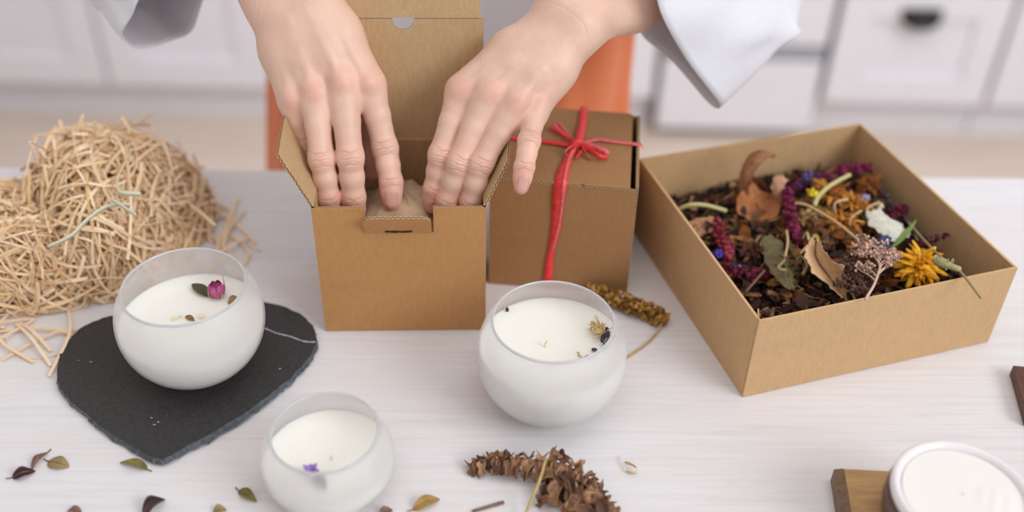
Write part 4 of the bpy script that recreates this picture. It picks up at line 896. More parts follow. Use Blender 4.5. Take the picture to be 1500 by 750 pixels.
tag(person, 'person in white linen blouse and orange apron reaching both hands into the open box', 'person')
def pchild(o): o.location = -person.location; return o
def fieldval(f, p):
    g = (p - f.lo) / f.h; i = np.floor(g).astype(int); i = np.clip(i, 0, f.n - 2); u = g - i; r = 0
    for a in (0, 1):
        for b in (0, 1):
            for c in (0, 1): r += f.F[i[0] + a, i[1] + b, i[2] + c] * (u[0] if a else 1 - u[0]) * (u[1] if b else 1 - u[1]) * (u[2] if c else 1 - u[2])
    return float(r)
for k, (c, t, n, w_, f) in enumerate(nails_out):
    sd = nrm(np.cross(t, n)); P = []; ok = True
    for i in range(9):
        a = i / 8; lx = (a - 0.42) * 0.0118; row = []
        hwid = w_ * 0.82 * (1 - 0.55 * max(0, (a - 0.72) / 0.28) ** 2) * (1 - 0.35 * max(0, (0.22 - a) / 0.22) ** 2)
        for j in range(9):
            s = j / 8 * 2 - 1; q = c + t * lx + sd * s * hwid + n * 0.012
            for _ in range(26):
                dv_ = fieldval(f, q)
                if dv_ < 0.00005: break
                q = q - n * min(max(dv_ * 0.6, 0.0001), 0.0008)
            row.append(q + n * (0.00042 - 0.0005 * max(0, abs(s) - 0.75) * 4 * 0.3))
        P.append(row)
    pchild(MB().grid(P).build('nail', M_NAIL, person, solid=0.0005, sub=1))
# blouse sleeves: cloth rings from cuff to shoulder
def cloth(rings, name, mat, n=72, fold=0.0, th=0.0012, steps=6, label=None, wob=0.0):
    R_ = [crv(r, n, True) for r in rings]; P = []
    for i in range((len(R_) - 1) * steps + 1):
        u = i / steps; j = min(int(u), len(R_) - 2); u -= j; a, b, c, d = R_[max(j - 1, 0)], R_[j], R_[j + 1], R_[min(j + 2, len(R_) - 1)]; row = []
        for k in range(n):
            row.append(0.5 * ((2 * b[k]) + (c[k] - a[k]) * u + (2 * a[k] - 5 * b[k] + 4 * c[k] - d[k]) * u * u + (3 * b[k] - a[k] - 3 * c[k] + d[k]) * u ** 3))
        P.append(row)
    if wob:
        cen_ = [sum(r) / n for r in P]
        for i, row in enumerate(P):
            am = wob * min(1, 0.25 + i / steps * 0.6)
            for k in range(n): row[k] = row[k] + nrm(row[k] - cen_[i]) * am * (math.sin(9 * 2 * PI * k / n + 1.1 * i / steps * 2) * 0.5 + math.sin(5 * 2 * PI * k / n - 2.3 * i / steps + 1) * 0.7)
    o = pchild(MB().grid(P, closed=True).build(name, mat, person, solid=th))
    if label: o['label'] = label
    return o
def cring(c, ax, r, n=10, start=None):
    ax = nrm(ax); a = nrm((start if start is not None else Z) - ax * np.dot(start if start is not None else Z, ax)); b = np.cross(ax, a)
    return [c + r * (math.cos(2 * PI * i / n) * a + math.sin(2 * PI * i / n) * b) for i in range(n)]
sl_rings = [J([(945, -125, .715), (962, -50, .675), (966, 12, .668), (1004, 85, .678), (1053, 151, .690), (1036, 149, .705), (988, 92, .728), (938, 47, .748), (918, -20, .755), (925, -100, .745)]),
            J([(1010, -190, .745), (1035, -90, .712), (1050, -20, .700), (1082, 50, .703), (1122, 84, .718), (1108, 78, .735), (1060, 35, .760), (1010, -15, .780), (985, -75, .785), (988, -150, .770)]),
            J([(1050, -240, .775), (1090, -135, .742), (1112, -60, .732), (1140, 10, .735), (1168, 46, .750), (1158, 36, .768), (1115, 0, .790), (1070, -50, .810), (1040, -115, .815), (1035, -190, .800)]),
            J([(1080, -300, .815), (1122, -190, .780), (1145, -110, .770), (1160, -40, .775), (1170, 6, .790), (1160, 0, .808), (1130, -40, .830), (1095, -90, .845), (1070, -150, .850), (1065, -230, .840)])]
vv_ = sl_rings[-1]; c4 = sum(vv_) / 10
axu = nrm(shL - eL)
def matchring(c, ax, r, ref):
    best = None; refc = sum(ref) / len(ref)
    for fl in (1, -1):
        R0 = cring(c, ax * fl, r)
        for s in range(10):
            R1 = R0[s:] + R0[:s]; d = sum(float(np.linalg.norm((R1[i] - c) - (ref[i] - refc))) for i in range(10))
            if best is None or d < best[0]: best = (d, R1)
    return best[1]
r5 = matchring(eL + axu * 0.06, axu, 0.068, vv_); r6 = matchring(shL + np.array([-0.03, 0, 0.0]), nrm(axu + np.array([-0.6, 0, 0.2])), 0.075, r5)
cloth(sl_rings + [r5, r6], 'sleeve', M_BLOUSE, label='loose white linen sleeve with a hanging pointed cuff', wob=0.0035)
sr_rings = [J([(330, -190, .720), (262, -110, .700), (215, -22, .692), (192, 22, .692), (179, 52, .698), (206, 71, .712), (245, 60, .728), (281, 44, .742), (299, -8, .755), (330, -90, .760)]),
            J([(280, -230, .750), (210, -150, .730), (165, -75, .720), (150, -20, .722), (150, 12, .730), (172, 30, .745), (205, 20, .765), (235, 0, .780), (255, -50, .790), (280, -130, .790)]),
            J([(240, -280, .785), (180, -200, .765), (140, -130, .755), (125, -70, .758), (128, -35, .768), (150, -20, .782), (180, -25, .800), (205, -50, .815), (222, -100, .825), (240, -180, .820)])]
axr = nrm(shR - eR)
r4 = matchring(eR + axr * 0.05, axr, 0.070, sr_rings[-1]); r5 = matchring(shR + np.array([0.03, 0, 0]), nrm(axr + np.array([0.6, 0, 0.2])), 0.075, r4)
cloth(sr_rings + [r4, r5], 'sleeve', M_BLOUSE, label='loose white sleeve seen into its cuff', wob=0.003)
# blouse body and apron
def bodyring(z, rx, ry, zf=None, n=48, yo=0.0, xo=0.0, foldn=0, fa=0.0, ph=0.0):
    out = []
    for i in range(n):
        a = 2 * PI * i / n; f = 1 + fa * (math.sin(foldn * a + ph) + 0.6 * math.sin(foldn * 1.7 * a + 2 + ph))
        x_ = rx * math.cos(a) * f; y_ = ry * math.sin(a) * f; zz = zf(BX + x_) if zf else z; out.append(np.array([BX + xo + x_, BY + yo + y_, zz]))
    return out
hemf = lambda x: 0.005 + 0.10 * (1 / (1 + math.exp(-(x - 0.062) * 90)))
cloth([bodyring(0, 0.188, 0.146, hemf, foldn=9, fa=0.018), bodyring(0, 0.190, 0.147, lambda x: hemf(x) + 0.03, foldn=9, fa=0.022), bodyring(0.17, 0.180, 0.128, foldn=7, fa=0.02), bodyring(0.33, 0.185, 0.128, foldn=6, fa=0.012),
       bodyring(0.47, 0.180, 0.105, yo=0.01), bodyring(0.54, 0.10, 0.075, yo=0.01), bodyring(0.57, 0.062, 0.060, yo=0.005)], 'blouse', M_BLOUSE, n=120, label='white linen blouse')
cloth([bodyring(-0.58, 0.243, 0.185, xo=-0.009, foldn=13, fa=0.035), bodyring(-0.40, 0.228, 0.170, xo=-0.009, foldn=13, fa=0.030), bodyring(-0.20, 0.208, 0.150, xo=-0.009, foldn=13, fa=0.026), bodyring(-0.06, 0.193, 0.136, xo=-0.009, foldn=19, fa=0.024), bodyring(0.00, 0.190, 0.124, xo=-0.005, foldn=19, fa=0.012), bodyring(0.10, 0.184, 0.112, xo=0.0, foldn=19, fa=0.012), bodyring(0.13, 0.170, 0.108)], 'apron', M_APRON, n=180, label='orange linen apron with vertical folds')
#==PART4==

# ------------------------------------------------------------------ dried flowers in the large box
def inG(p):
    r = np.array(p) - oG; return float(r @ uG), float(r @ vG)
def hfloor(u, v):
    """height of the seed bed"""
    return 0.028 + 0.013 * math.exp(-((u - 0.12) ** 2 + (v - 0.12) ** 2) / 0.004) + 0.004 * math.sin(50 * u) * math.cos(43 * v)
bed = MB(); P = []
for i in range(31):
    row = []
    for j in range(31):
        u = TG + 0.0015 + (LG - 2 * TG - 0.003) * i / 30; v = TG + 0.0015 + (WG - 2 * TG - 0.003) * j / 30; p = oG + uG * u + vG * v; row.append((p[0], p[1], hfloor(u, v) - 0.003))
    P.append(row)
bed.col = lin((34, 22, 20)); bed.grid(P)
pal = [lin(c) for c in ((34, 22, 20), (44, 28, 24), (26, 18, 18), (76, 50, 36), (54, 26, 32), (42, 32, 22), (120, 88, 60), (40, 22, 34))]
for i in range(5200):
    u = 0.0055 + (LG - 0.011) * rng.random(); v = 0.0055 + (WG - 0.011) * rng.random(); s = 0.0012 + 0.0016 * rng.random(); p = oG + uG * u + vG * v + Z * (hfloor(u, v) + 0.004 * rng.random())
    k = int(rng.choice(8, p=[.25, .2, .2, .08, .09, .08, .05, .05])); bed.col = pal[k]
    a = rng.random(3) * 6.28; R3 = np.array(Matrix.Rotation(a[0], 3, 'X') @ Matrix.Rotation(a[1], 3, 'Y') @ Matrix.Rotation(a[2], 3, 'Z'))
    bed.blob(p, s, 0.4, (1.3, 1, 0.6), rot=R3)
for i in range(900):
    u = 0.012 + (LG - 0.024) * rng.random(); v = 0.012 + (WG - 0.024) * rng.random(); p = oG + uG * u + vG * v + Z * (hfloor(u, v) + 0.003 + 0.005 * rng.random()); d = rng.normal(size=3) * np.array([1, 1, .5]); d = nrm(d) * (0.003 + 0.004 * rng.random())
    bed.col = [lin(c) for c in ((124, 88, 58), (96, 40, 52), (150, 118, 80), (96, 86, 52), (70, 44, 34), (168, 132, 96))][int(rng.integers(6))]
    bed.strip(crv([p - d, p + Z * 0.002 * rng.random() + rng.normal(size=3) * 0.001, p + d], 5), 0.0022 * (0.5 + rng.random()), 0.0003, side=nrm(rng.normal(size=3)), twist=rng.normal())
for i in range(420):
    u = 0.095 + 0.045 * rng.normal(); v = 0.095 + 0.045 * rng.normal()
    if not (0.016 < u < LG - 0.016 and 0.016 < v < WG - 0.016): continue
    p = oG + uG * u + vG * v + Z * (hfloor(u, v) + 0.003 + 0.009 * rng.random()); d = nrm(rng.normal(size=3) * np.array([1, 1, .6])) * (0.005 + 0.004 * rng.random()); w_ = 0.004 + 0.005 * rng.random()
    bed.col = [lin(c) for c in ((116, 76, 48), (78, 48, 34), (146, 100, 62), (88, 72, 44), (54, 32, 28), (136, 82, 38), (66, 40, 36))][int(rng.integers(7))]
    bed.strip(crv([p - d, p + Z * 0.003 * rng.random() + rng.normal(size=3) * 0.0015, p + d + rng.normal(size=3) * 0.0015], 7), [w_ * x for x in (.3, .7, 1, 1.05, 1, .9, .6, .2)], 0.0004, side=nrm(rng.normal(size=3)), twist=rng.normal() * 1.2)
tag(bed.build('seed_husks', M_TINT, None, smooth=False, colattr=True), 'dark seeds, husks and petal crumbs filling the bottom of the flower box', 'potpourri', kind='stuff')
PG = 'dried flowers and leaves in the large box'
MC = {}
def pm(name, c, var=0.3, sc=300, b=0.5):
    if name not in MC: MC[name] = plain('dry_' + name, lin(c), 0.7, var, sc, b, 0.0006)
    return MC[name]
def gz3(x, y, z): return gz(x, y, z)
# crimson amaranth spikes
def spike(pts_, R0, cols, label, name='amaranth_spike', cnt=230, stemr=0.0008):
    r = empty(name); c = crv([gz(*p) for p in pts_], 30); MB().tube(c, stemr, 6).build('stem', pm('spike_stem', (120, 74, 60)), r); m = MB()
    for i in range(cnt):
        t = rng.random(); k = min(int(t * 30), 29); p = c[k] + (c[k + 1] - c[k]) * rng.random(); tg = nrm(c[k + 1] - c[k]); sd = nrm(np.cross(tg, (0.1, 0.2, 1))); u2 = np.cross(tg, sd); a = rng.random() * 6.28
        R_ = R0 * (0.55 + 0.6 * math.sin(PI * min(1, 0.2 + t * 0.75))) * math.sqrt(0.2 + 0.8 * rng.random()); m.col = lin(cols[int(rng.integers(len(cols)))]); m.blob(p + (sd * math.cos(a) + u2 * math.sin(a)) * R_, R0 * (0.30 + 0.14 * rng.random()), 0.45)
    o = m.build('florets', M_TINT, r, smooth=False, colattr=True); o['kind'] = 'stuff'; settle(r, Vector(c[15])); tag(r, label, 'dried flower', PG); return r
CR = [(126, 34, 70), (102, 24, 54), (80, 20, 40), (150, 54, 88)]; DC = [(96, 24, 44), (72, 18, 34), (112, 34, 56)]
spike([(1152, 278, .058), (1156, 300, .058), (1160, 325, .056), (1170, 352, .052)], 0.0037, CR, 'crimson flower spike standing beside the curled brown leaf, tip toward the beige leaf')
spike([(1164, 276, .055), (1180, 266, .052), (1198, 258, .050)], 0.0034, [(84, 40, 74), (104, 30, 64), (70, 44, 96)], 'short purple-crimson spike running back from the standing crimson one', cnt=120)
spike([(1200, 268, .046), (1225, 256, .050), (1250, 247, .053), (1276, 246, .055)], 0.0046, CR, 'crimson spike nearest the rear corner of the flower box')
spike([(1048, 322, .046), (1054, 342, .046), (1064, 362, .044), (1066, 380, .042)], 0.0042, [(142, 44, 62), (112, 28, 46), (160, 66, 78)], 'faded crimson spike lying along the left wall of the flower box')
spike([(1062, 392, .040), (1085, 398, .041), (1110, 402, .040), (1130, 400, .040)], 0.0040, DC, 'dark crimson spike lowest on the left side of the flower box')
spike([(1338, 362, .046), (1360, 353, .049), (1388, 343, .053)], 0.0024, DC, 'thin dark crimson spike pointing at the right wall', cnt=110)
spike([(1300, 318, .050), (1318, 308, .051), (1328, 306, .051)], 0.0036, DC, 'small dark crimson tuft by the right wall above the white leaf', cnt=90)
spike([(1280, 262, .050), (1296, 284, .050), (1308, 302, .049), (1322, 314, .048), (1335, 330, .046)], 0.0022, [(92, 74, 88), (70, 58, 74), (112, 92, 100)], 'grey-purple lavender stalk along the right wall of the flower box', 'lavender_stalk', 120)
spike([(1286, 372, .050), (1292, 358, .052), (1300, 350, .052)], 0.0040, [(72, 84, 124), (92, 104, 146), (50, 58, 88)], 'blue-grey flower tuft under the white-green leaf', 'blue_flower', 90)
spike([(1178, 264, .056), (1186, 252, .060)], 0.0030, [(98, 92, 140), (76, 70, 116)], 'bluish bud behind the crimson spikes near the back wall', 'blue_bud', 40)
spike([(1050, 368, .045), (1056, 376, .044)], 0.0026, [(72, 58, 170), (90, 74, 190)], 'bright violet-blue bud by the left wall', 'blue_bud', 40)
spike([(1076, 392, .043), (1092, 394, .043)], 0.0022, [(110, 118, 190), (80, 84, 160), (200, 200, 220)], 'pale blue bud beside the lowest crimson spike', 'blue_bud', 36)
# frilly flower heads
def frilly(c, R_, cols, label, n=70, name='marigold_head', lean=Z, single=False, wd=0.0032, mess=0.18):
    r = empty(name); c = np.array(c); mm = MB(); mm.col = lin([int(x * 0.6) for x in cols[0]]); mm.blob(c - lean * R_ * 0.2, R_ * 0.55, 0.15); mm.build('core', M_TINT, r, colattr=True)
    a1 = nrm(np.cross(lean, (1, 0.2, 0.1))); a2 = np.cross(lean, a1); big = MB()
    for i in range(n):
        a = i * 2.39996; q = math.sqrt((i + 0.5) / n); out = a1 * math.cos(a) + a2 * math.sin(a); d = nrm(out * (0.35 + q) + lean * (1.15 - q) + (mess + 0.07) * rng.normal(size=3)); L = R_ * (0.55 + 0.5 * q) * (0.8 + 0.4 * rng.random()); b = c + out * R_ * 0.22 * q
        pt = crv([b, b + d * L * 0.5 + lean * L * 0.12, b + d * L + (-lean * 0.25 * q + mess * rng.normal(size=3)) * L], 6)
        w_ = wd * (0.7 + 0.6 * rng.random()); ws = [w_ * x for x in (0.4, 0.8, 1.05, 1.1, 1.0, 0.8, 0.35)]; sd = nrm(np.cross(d, lean) + 0.3 * rng.normal(size=3)); col = lin(cols[int(rng.integers(len(cols)))])
        if single: m = MB(); m.col = col; m.strip(pt, ws, 0.0004, side=sd, twist=0.6 * rng.normal()); m.build('petal', M_TINT, r, colattr=True)
        else: big.col = col; big.strip(pt, ws, 0.0004, side=sd, twist=0.8 * rng.normal())
    if not single: o = big.build('petals', M_TINT, r, colattr=True); o['kind'] = 'stuff'
    settle(r, Vector(c)); tag(r, label, 'dried flower', PG); return r
YL = [(226, 160, 28), (240, 182, 44), (206, 134, 20), (232, 170, 30)]; OR = [(190, 124, 44), (164, 98, 32), (206, 144, 62), (140, 84, 36)]; OB = [(150, 90, 36), (124, 70, 30), (172, 110, 52)]
cal = frilly(gz(1346, 390, .052), 0.0128, YL, 'bright golden-yellow flower head by the front wall on the right', 120, lean=nrm((0.15, -0.5, 0.8)), single=True, wd=0.0034, mess=0.30)
frilly(gz(1214, 286, .054), 0.0125, OR, 'orange-brown flower head behind the pale green stem', 90)
frilly(gz(1250, 300, .052), 0.0115, OR, 'orange-brown flower head in the middle of the flower box', 90)
frilly(gz(1234, 328, .052), 0.0120, OR, 'ragged orange flower head just below the tan diagonal stalk', 90)
frilly(gz(1272, 272, .048), 0.0100, [(142, 82, 30), (118, 66, 26)], 'dull orange round flower head near the right wall', 80)
frilly(gz(1252, 366, .046), 0.0100, OB, 'dark orange flower head between the beige leaf and the pale twig', 80)
frilly(gz(1180, 322, .048), 0.0095, [(160, 122, 74), (128, 96, 60), (186, 152, 100)], 'straw-brown flower head right of the standing crimson spike', 70)
frilly(gz(1206, 352, .046), 0.0090, [(150, 110, 66), (120, 84, 52), (178, 142, 98)], 'tan crumpled flower head above the beige leaf', 70)
frilly(gz(1210, 318, .050), 0.0085, [(148, 118, 70), (176, 148, 96), (122, 92, 50)], 'pale brown flower head under the diagonal stalk', 60)
frilly(gz(1120, 335, .042), 0.0085, [(92, 62, 44), (120, 84, 58), (74, 48, 36)], 'dark brown crumpled flower under the curled leaf', 60)
frilly(gz(1150, 395, .042), 0.0100, [(92, 78, 46), (116, 98, 60), (74, 62, 40)], 'olive-brown flower head left of the beige leaf', 70)
frilly(gz(1100, 370, .040), 0.0090, [(96, 60, 44), (74, 42, 36), (122, 80, 58)], 'dark rust crumpled flower head left of the olive leaf', 60)
frilly(gz(1025, 335, .040), 0.0085, [(150, 110, 80), (126, 78, 58), (104, 60, 52)], 'tan and rust flower head in the left corner of the box', 60)
frilly(gz(1300, 400, .040), 0.0080, [(88, 52, 36), (112, 70, 48), (70, 40, 30)], 'rust-brown flower head between the pale twig and the yellow head', 60)
frilly(gz(1190, 284, .060), 0.0042, [(236, 214, 60), (222, 196, 40)], 'small lemon-yellow flower ball beside the pale green stem', 30, 'yellow_button_flower', wd=0.0026)
frilly(gz(1194, 348, .052), 0.0028, [(228, 206, 64), (210, 186, 50)], 'tiny yellow bit under the crimson spike tip', 20, 'yellow_button_flower', wd=0.002)
frilly(gz(1289, 302, .054), 0.0028, [(238, 226, 206), (222, 204, 176)], 'tiny cream blossom above the white-green leaf', 16, 'cream_blossom', wd=0.002)
frilly(gz(1268, 290, .056), 0.0034, [(176, 168, 214), (150, 140, 196)], 'pale lilac petals near the right orange head', 10, 'lilac_blossom', wd=0.002)
# leaves
def gleaf(p0, p1, hw, mat, label, name='dried_leaf', **kw):
    r = empty(name); a, b = gz(*p0), gz(*p1); up = kw.pop('up', Z); petal_leaf(a, b, hw, r, mat, 'blade', up=up, n=22, th=0.0005, **kw)
    t_ = nrm(b - a); MB().tube([a - t_ * 0.006, a, a + t_ * 0.004], 0.0006, 6).build('stem', mat, r); settle(r, Vector(a)); tag(r, label, 'leaf', PG); return r
BRN = pm('leaf_brown', (146, 96, 62)); BRNL = pm('leaf_rust', (164, 104, 58)); 
def sheet(name, rows, mat, label, cat='leaf', vein=None, n=24, m=14, jag=0.0012, solid=0.0005):
    """leaf surface from rows of (px,py,z) points"""
    R_ = [crv([gz(*p) for p in r], m) for r in rows]; cols_ = list(zip(*R_)); G_ = [crv(list(c_), n) for c_ in cols_]; P = [list(r) for r in zip(*G_)]
    for i, row in enumerate(P):
        for j in (0, len(row) - 1): row[j] = row[j] + rng.normal(size=3) * jag
    for j in range(len(P[0])): P[0][j] = P[0][j] + rng.normal(size=3) * jag; P[-1][j] = P[-1][j] + rng.normal(size=3) * jag
    for i in range(1, len(P) - 1):
        for j in range(1, len(P[0]) - 1): P[i][j] = P[i][j] + rng.normal(size=3) * 0.00012
    r = empty(name); MB().grid(P).build('blade', mat, r, solid=solid, sub=1)
    if vein: MB().tube(crv([gz(*p) for p in vein], 20), [0.0007] * 14 + [0.0004] * 7, 6).build('midrib', pm('rib', (126, 78, 48)), r)
    settle(r, Vector(gz(*rows[0][0]))); tag(r, label, cat, PG); return r
sheet('curled_leaf', [[(1078, 288, .062), (1078, 305, .052), (1090, 318, .046), (1108, 325, .046), (1124, 322, .048), (1138, 316, .052)],
    [(1084, 284, .060), (1090, 300, .050), (1102, 308, .044), (1118, 309, .044), (1132, 304, .048), (1144, 300, .052)],
    [(1092, 274, .060), (1102, 288, .052), (1114, 294, .047), (1128, 294, .047), (1140, 291, .050), (1149, 289, .053)],
    [(1104, 264, .060), (1112, 276, .055), (1122, 282, .052), (1134, 282, .052), (1146, 280, .053), (1152, 282, .054)]], BRNL, 'large cupped brown leaf, the biggest at the back left of the flower box')
sheet('curled_leaf', [[(1088, 292, .052), (1082, 268, .064), (1087, 246, .074), (1097, 228, .082), (1112, 220, .086), (1126, 222, .086), (1136, 229, .083)],
    [(1092, 290, .052), (1090, 268, .066), (1096, 248, .076), (1104, 233, .083), (1115, 226, .086), (1126, 226, .086), (1134, 230, .083)],
    [(1096, 284, .056), (1098, 270, .066), (1106, 255, .074), (1112, 242, .080), (1119, 232, .084), (1126, 229, .085), (1133, 231, .083)]], BRN, 'narrow brown leaf curling upright above the cupped one', vein=[(1088, 292, .052), (1083, 268, .0645), (1088, 246, .0745), (1098, 228, .0825), (1113, 220.5, .0865), (1130, 225, .085)])
sheet('curled_leaf', [[(1138, 292, .052), (1130, 276, .060), (1134, 262, .066), (1146, 256, .068)], [(1144, 292, .052), (1138, 278, .060), (1142, 266, .066), (1150, 260, .067)], [(1150, 290, .052), (1148, 278, .060), (1152, 268, .064), (1156, 262, .065)]], pm('leaf_pink', (188, 140, 112)), 'small pinkish leaf scrap right of the upright curled leaf')
sheet('torn_leaf', [[(1188, 352, .066), (1196, 350, .068), (1203, 360, .068)], [(1180, 365, .064), (1194, 370, .060), (1212, 374, .066)], [(1182, 382, .060), (1200, 386, .055), (1230, 388, .064)], [(1190, 398, .056), (1212, 402, .050), (1238, 402, .058)],
    [(1205, 412, .052), (1222, 416, .046), (1240, 416, .052)], [(1222, 424, .048), (1232, 428, .044), (1240, 428, .046)], [(1236, 438, .042), (1238, 439, .041), (1240, 439, .041)]], pm('leaf_beige', (206, 170, 130), 0.14), 'pale beige torn leaf standing near the front wall', vein=[(1196, 350, .068), (1194, 370, .0605), (1200, 386, .0555), (1212, 402, .0505), (1222, 416, .0465), (1238, 438, .042)])
sheet('olive_leaf', [[(1112, 352, .054), (1120, 345, .056), (1132, 346, .056), (1142, 352, .054)], [(1118, 370, .050), (1128, 366, .052), (1140, 368, .052), (1152, 374, .050)], [(1124, 392, .046), (1138, 390, .047), (1152, 392, .048), (1160, 398, .046)],
    [(1138, 410, .044), (1148, 410, .044), (1158, 412, .044), (1164, 414, .043)], [(1152, 424, .042), (1156, 424, .042), (1160, 424, .042), (1164, 424, .042)]], pm('leaf_olive', (96, 84, 50)), 'curled olive leaf left of the beige torn leaf')
sheet('white_backed_leaf', [[(1268, 314, .058), (1276, 308, .060), (1284, 306, .060)], [(1276, 330, .056), (1290, 322, .059), (1300, 316, .058)], [(1288, 342, .054), (1304, 334, .057), (1318, 328, .056)], [(1300, 352, .052), (1316, 344, .054), (1330, 338, .053)], [(1312, 356, .050), (1322, 352, .051), (1334, 344, .050)]], pm('leaf_white', (206, 202, 188), 0.16), 'silvery white leaf on the right side of the flower box')
sheet('kraft_petals', [[(1002, 326, .046), (1030, 318, .050), (1052, 320, .048)], [(1008, 336, .043), (1034, 330, .046), (1056, 332, .045)], [(1018, 348, .040), (1040, 342, .043), (1058, 346, .042)]], pm('leaf_kraft', (170, 122, 88)), 'flat tan leaf in the left corner of the flower box')
gleaf((1304, 364, .048), (1343, 321, .058), 0.0022, pm('blade_green', (116, 140, 66), 0.15), 'fresh green blade at the right of the white leaf', 'green_leaf', up=nrm((0.2, -1, 0.6)))
gleaf((1283, 340, .052), (1262, 318, .050), 0.0030, pm('blade_dark', (58, 78, 36)), 'dark green leaf peeping out left of the white leaf', 'green_leaf')
# stems
def stalk(pts_, r_, mat, label, name='dry_stalk', n=16):
    o = MB().tube(crv([gz(*p) for p in pts_], n), r_, 8).build(name, mat, None); return tag(o, label, 'stalk', PG)
TN = pm('stalk_tan', (196, 164, 116), 0.12); GN = pm('stalk_green', (196, 190, 132), 0.10)
stalk([(1193, 302, .056), (1199, 288, .060), (1216, 272, .064), (1245, 256, .068)], 0.0017, GN, 'thick pale green cut stem slanting up near the orange heads')
stalk([(1163, 298, .060), (1180, 300, .062), (1205, 313, .061), (1232, 331, .059), (1262, 356, .056)], 0.0011, TN, 'long tan stalk running diagonally over the orange flowers')
stalk([(995, 306, .046), (1012, 300, .052), (1035, 301, .052), (1064, 309, .048)], 0.0016, GN, 'bent straw-coloured stalk in the left corner of the flower box')
stalk([(1092, 428, .038), (1106, 412, .043), (1120, 396, .046)], 0.0009, pm('stalk_brown', (120, 84, 62)), 'short brown twig near the front left corner inside the box')
stalk([(1152, 338, .055), (1154, 355, .056), (1150, 376, .054)], 0.0010, TN, 'short tan stalk hanging across the olive leaf')
stalk([(1172, 372, .050), (1185, 358, .054), (1200, 352, .055)], 0.0008, TN, 'short tan stalk above the beige torn leaf')
stalk([(1288, 296, .056), (1270, 306, .058), (1282, 318, .058)], 0.0009, TN, 'bent tan stalk between the cream blossom and the silvery leaf')
stalk([(1111.5, 470, .0700), (1111, 463, .0725), (1110.5, 452, .0765)], 0.0005, TN, 'tiny straw end standing on the front corner of the box', n=4)
def curly(pts_, label, c=(214, 176, 134)):
    o = MB().strip(crv([gz(*p) for p in pts_], 20), 0.0024, 0.0005, side=Z, twist=1.2).build('curled_petal', pm('petal_%d' % c[1], c, 0.12), None); tag(o, label, 'petal', PG)
curly([(1224, 314, .058), (1222, 300, .062), (1230, 294, .064), (1242, 292, .063)], 'curled cream petal on the orange heads')
curly([(1244, 330, .058), (1248, 318, .061), (1262, 308, .062)], 'curled tan petal right of the cream one')
curly([(1176, 350, .056), (1182, 340, .058), (1186, 352, .058), (1194, 344, .058)], 'twisted olive-tan petal below the crimson spike', (176, 160, 110))
curly([(1142, 372, .054), (1150, 380, .056), (1140, 392, .054), (1152, 396, .052)], 'twisted olive strip on the curled olive leaf', (140, 126, 80))
curly([(1166, 384, .050), (1172, 374, .053), (1182, 388, .050), (1176, 402, .048)], 'twisted straw strip left of the beige leaf', (168, 144, 98))
# stalk that hangs over the front wall, with its calyx
ov = empty('overhanging_stalk'); MB().tube(crv([gz(1330, 325, .052), gz(1352, 350, .060), gz(1378, 376, .068), gz(1405, 396, .0745), gz(1437, 437, .0700)], 24), 0.00085, 8).build('stem', pm('stalk_over', (150, 136, 96), 0.12), ov)
m = MB(); ca = crv([gz(1366, 380, .071), gz(1380, 385, .074), gz(1396, 391, .0755), (gz(1408, 395, .0755))], 12)
m.tube(ca, [0.0010, 0.0020, 0.0028, 0.0034, 0.0036, 0.0034, 0.003, 0.0024, 0.0022, 0.0021, 0.0021, 0.0018, 0.0010], 9)
for i in range(16): k = int(rng.integers(2, 10)); d = nrm(rng.normal(size=3)) * 0.005; m.strip([ca[k], ca[k] + d * 0.6, ca[k] + d + Z * 0.001], [0.0016, 0.0014, 0.0004], 0.0003, side=nrm(rng.normal(size=3)))
m.build('calyx', pm('calyx', (170, 166, 120), 0.2), ov); settle(ov, Vector(gz(1400, 400, .07))); tag(ov, 'dry stalk with a pale calyx hanging over the front wall of the flower box', 'stalk')
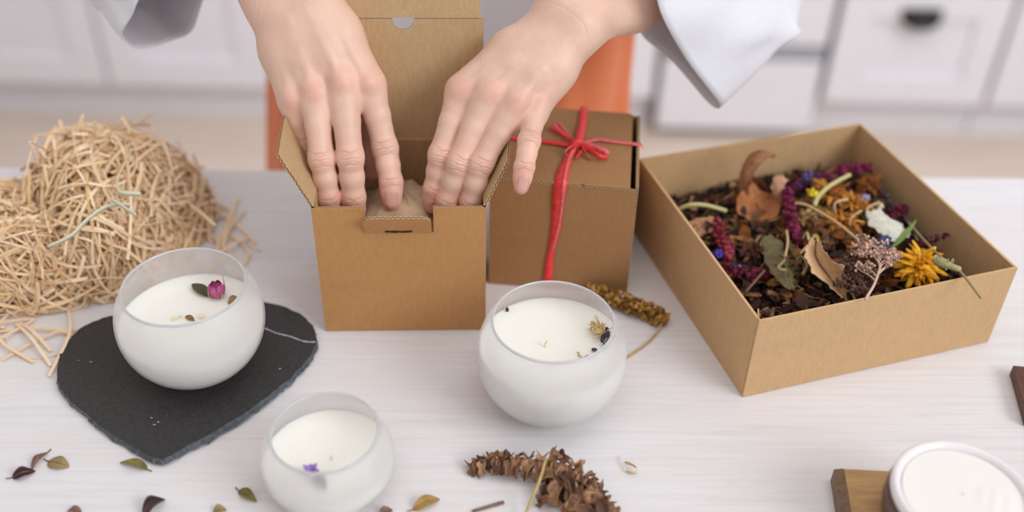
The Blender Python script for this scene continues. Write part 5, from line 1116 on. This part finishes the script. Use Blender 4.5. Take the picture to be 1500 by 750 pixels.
# branching twigs
def umbel(trunk, tips, R_, label, tc, bc, rr=0.0012, sub=5, name='branching_twig'):
    r = empty(name); c = crv([gz(*p) for p in trunk], 20); MB().tube(c, [rr * (1 - 0.4 * i / 20) for i in range(21)], 7).build('stem', tc, r); bm_ = MB(); fm = MB()
    for (k, tip) in tips:
        s = c[k]; e = gz(*tip); mid = (s + e) / 2 + Z * 0.001; br = crv([s, mid, e], 8); bm_.tube(br, [rr * 0.6 * (1 - 0.5 * i / 8) for i in range(9)], 5)
        for j in range(sub):
            a = br[int(rng.integers(3, 9))]; d = nrm((e - s) + 0.012 * rng.normal(size=3)) * (0.003 + 0.0035 * rng.random()); d[2] = abs(d[2]) * 0.7; bm_.tube([a, a + d], [rr * 0.35, rr * 0.2], 4)
            for q in range(7): fm.col = lin([bc, tuple(int(x * 0.75) for x in bc), tuple(min(255, int(x * 1.12)) for x in bc)][int(rng.integers(3))]); fm.blob(a + d + rng.normal(size=3) * 0.0011, 0.0007 + 0.0005 * rng.random(), 0.4)
    bm_.build('branch', tc, r); o = fm.build('seed_heads', M_TINT, r, smooth=False, colattr=True); o['kind'] = 'stuff'; settle(r, Vector(c[0])); tag(r, label, 'twig', PG); return r
TW = pm('twig_pink', (204, 172, 154), 0.12)
umbel([(1268, 440, .0725), (1271, 433, .074), (1280, 418, .072), (1286, 402, .070), (1289, 390, .070), (1284, 380, .069), (1276, 370, .068)],
      [(20, (1268, 362, .066)), (20, (1272, 352, .068)), (19, (1258, 368, .066)), (17, (1256, 358, .066)), (16, (1292, 372, .070)), (14, (1300, 378, .068)), (13, (1308, 376, .066)), (11, (1304, 388, .066)), (10, (1310, 384, .064)), (9, (1272, 394, .066)), (8, (1262, 398, .064)), (15, (1298, 366, .069)), (18, (1280, 360, .068)), (19, (1266, 376, .066))],
      0.01, 'pale pinkish branching twig leaning on the front wall', TW, (204, 168, 150), 0.0011)
umbel([(1270, 425, .050), (1262, 412, .054), (1255, 402, .056)], [(20, (1236, 388, .056)), (18, (1240, 402, .056)), (18, (1246, 382, .058)), (20, (1256, 386, .058)), (16, (1264, 392, .058)), (14, (1236, 416, .052)), (12, (1246, 422, .050)), (15, (1270, 402, .056)), (20, (1248, 396, .058)), (10, (1258, 426, .048)), (8, (1276, 414, .052))],
      0.01, 'dark brown seed umbel beside the pale branching twig', pm('twig_brown', (112, 84, 70)), (108, 80, 68), 0.0010, sub=9, name='seed_umbel')
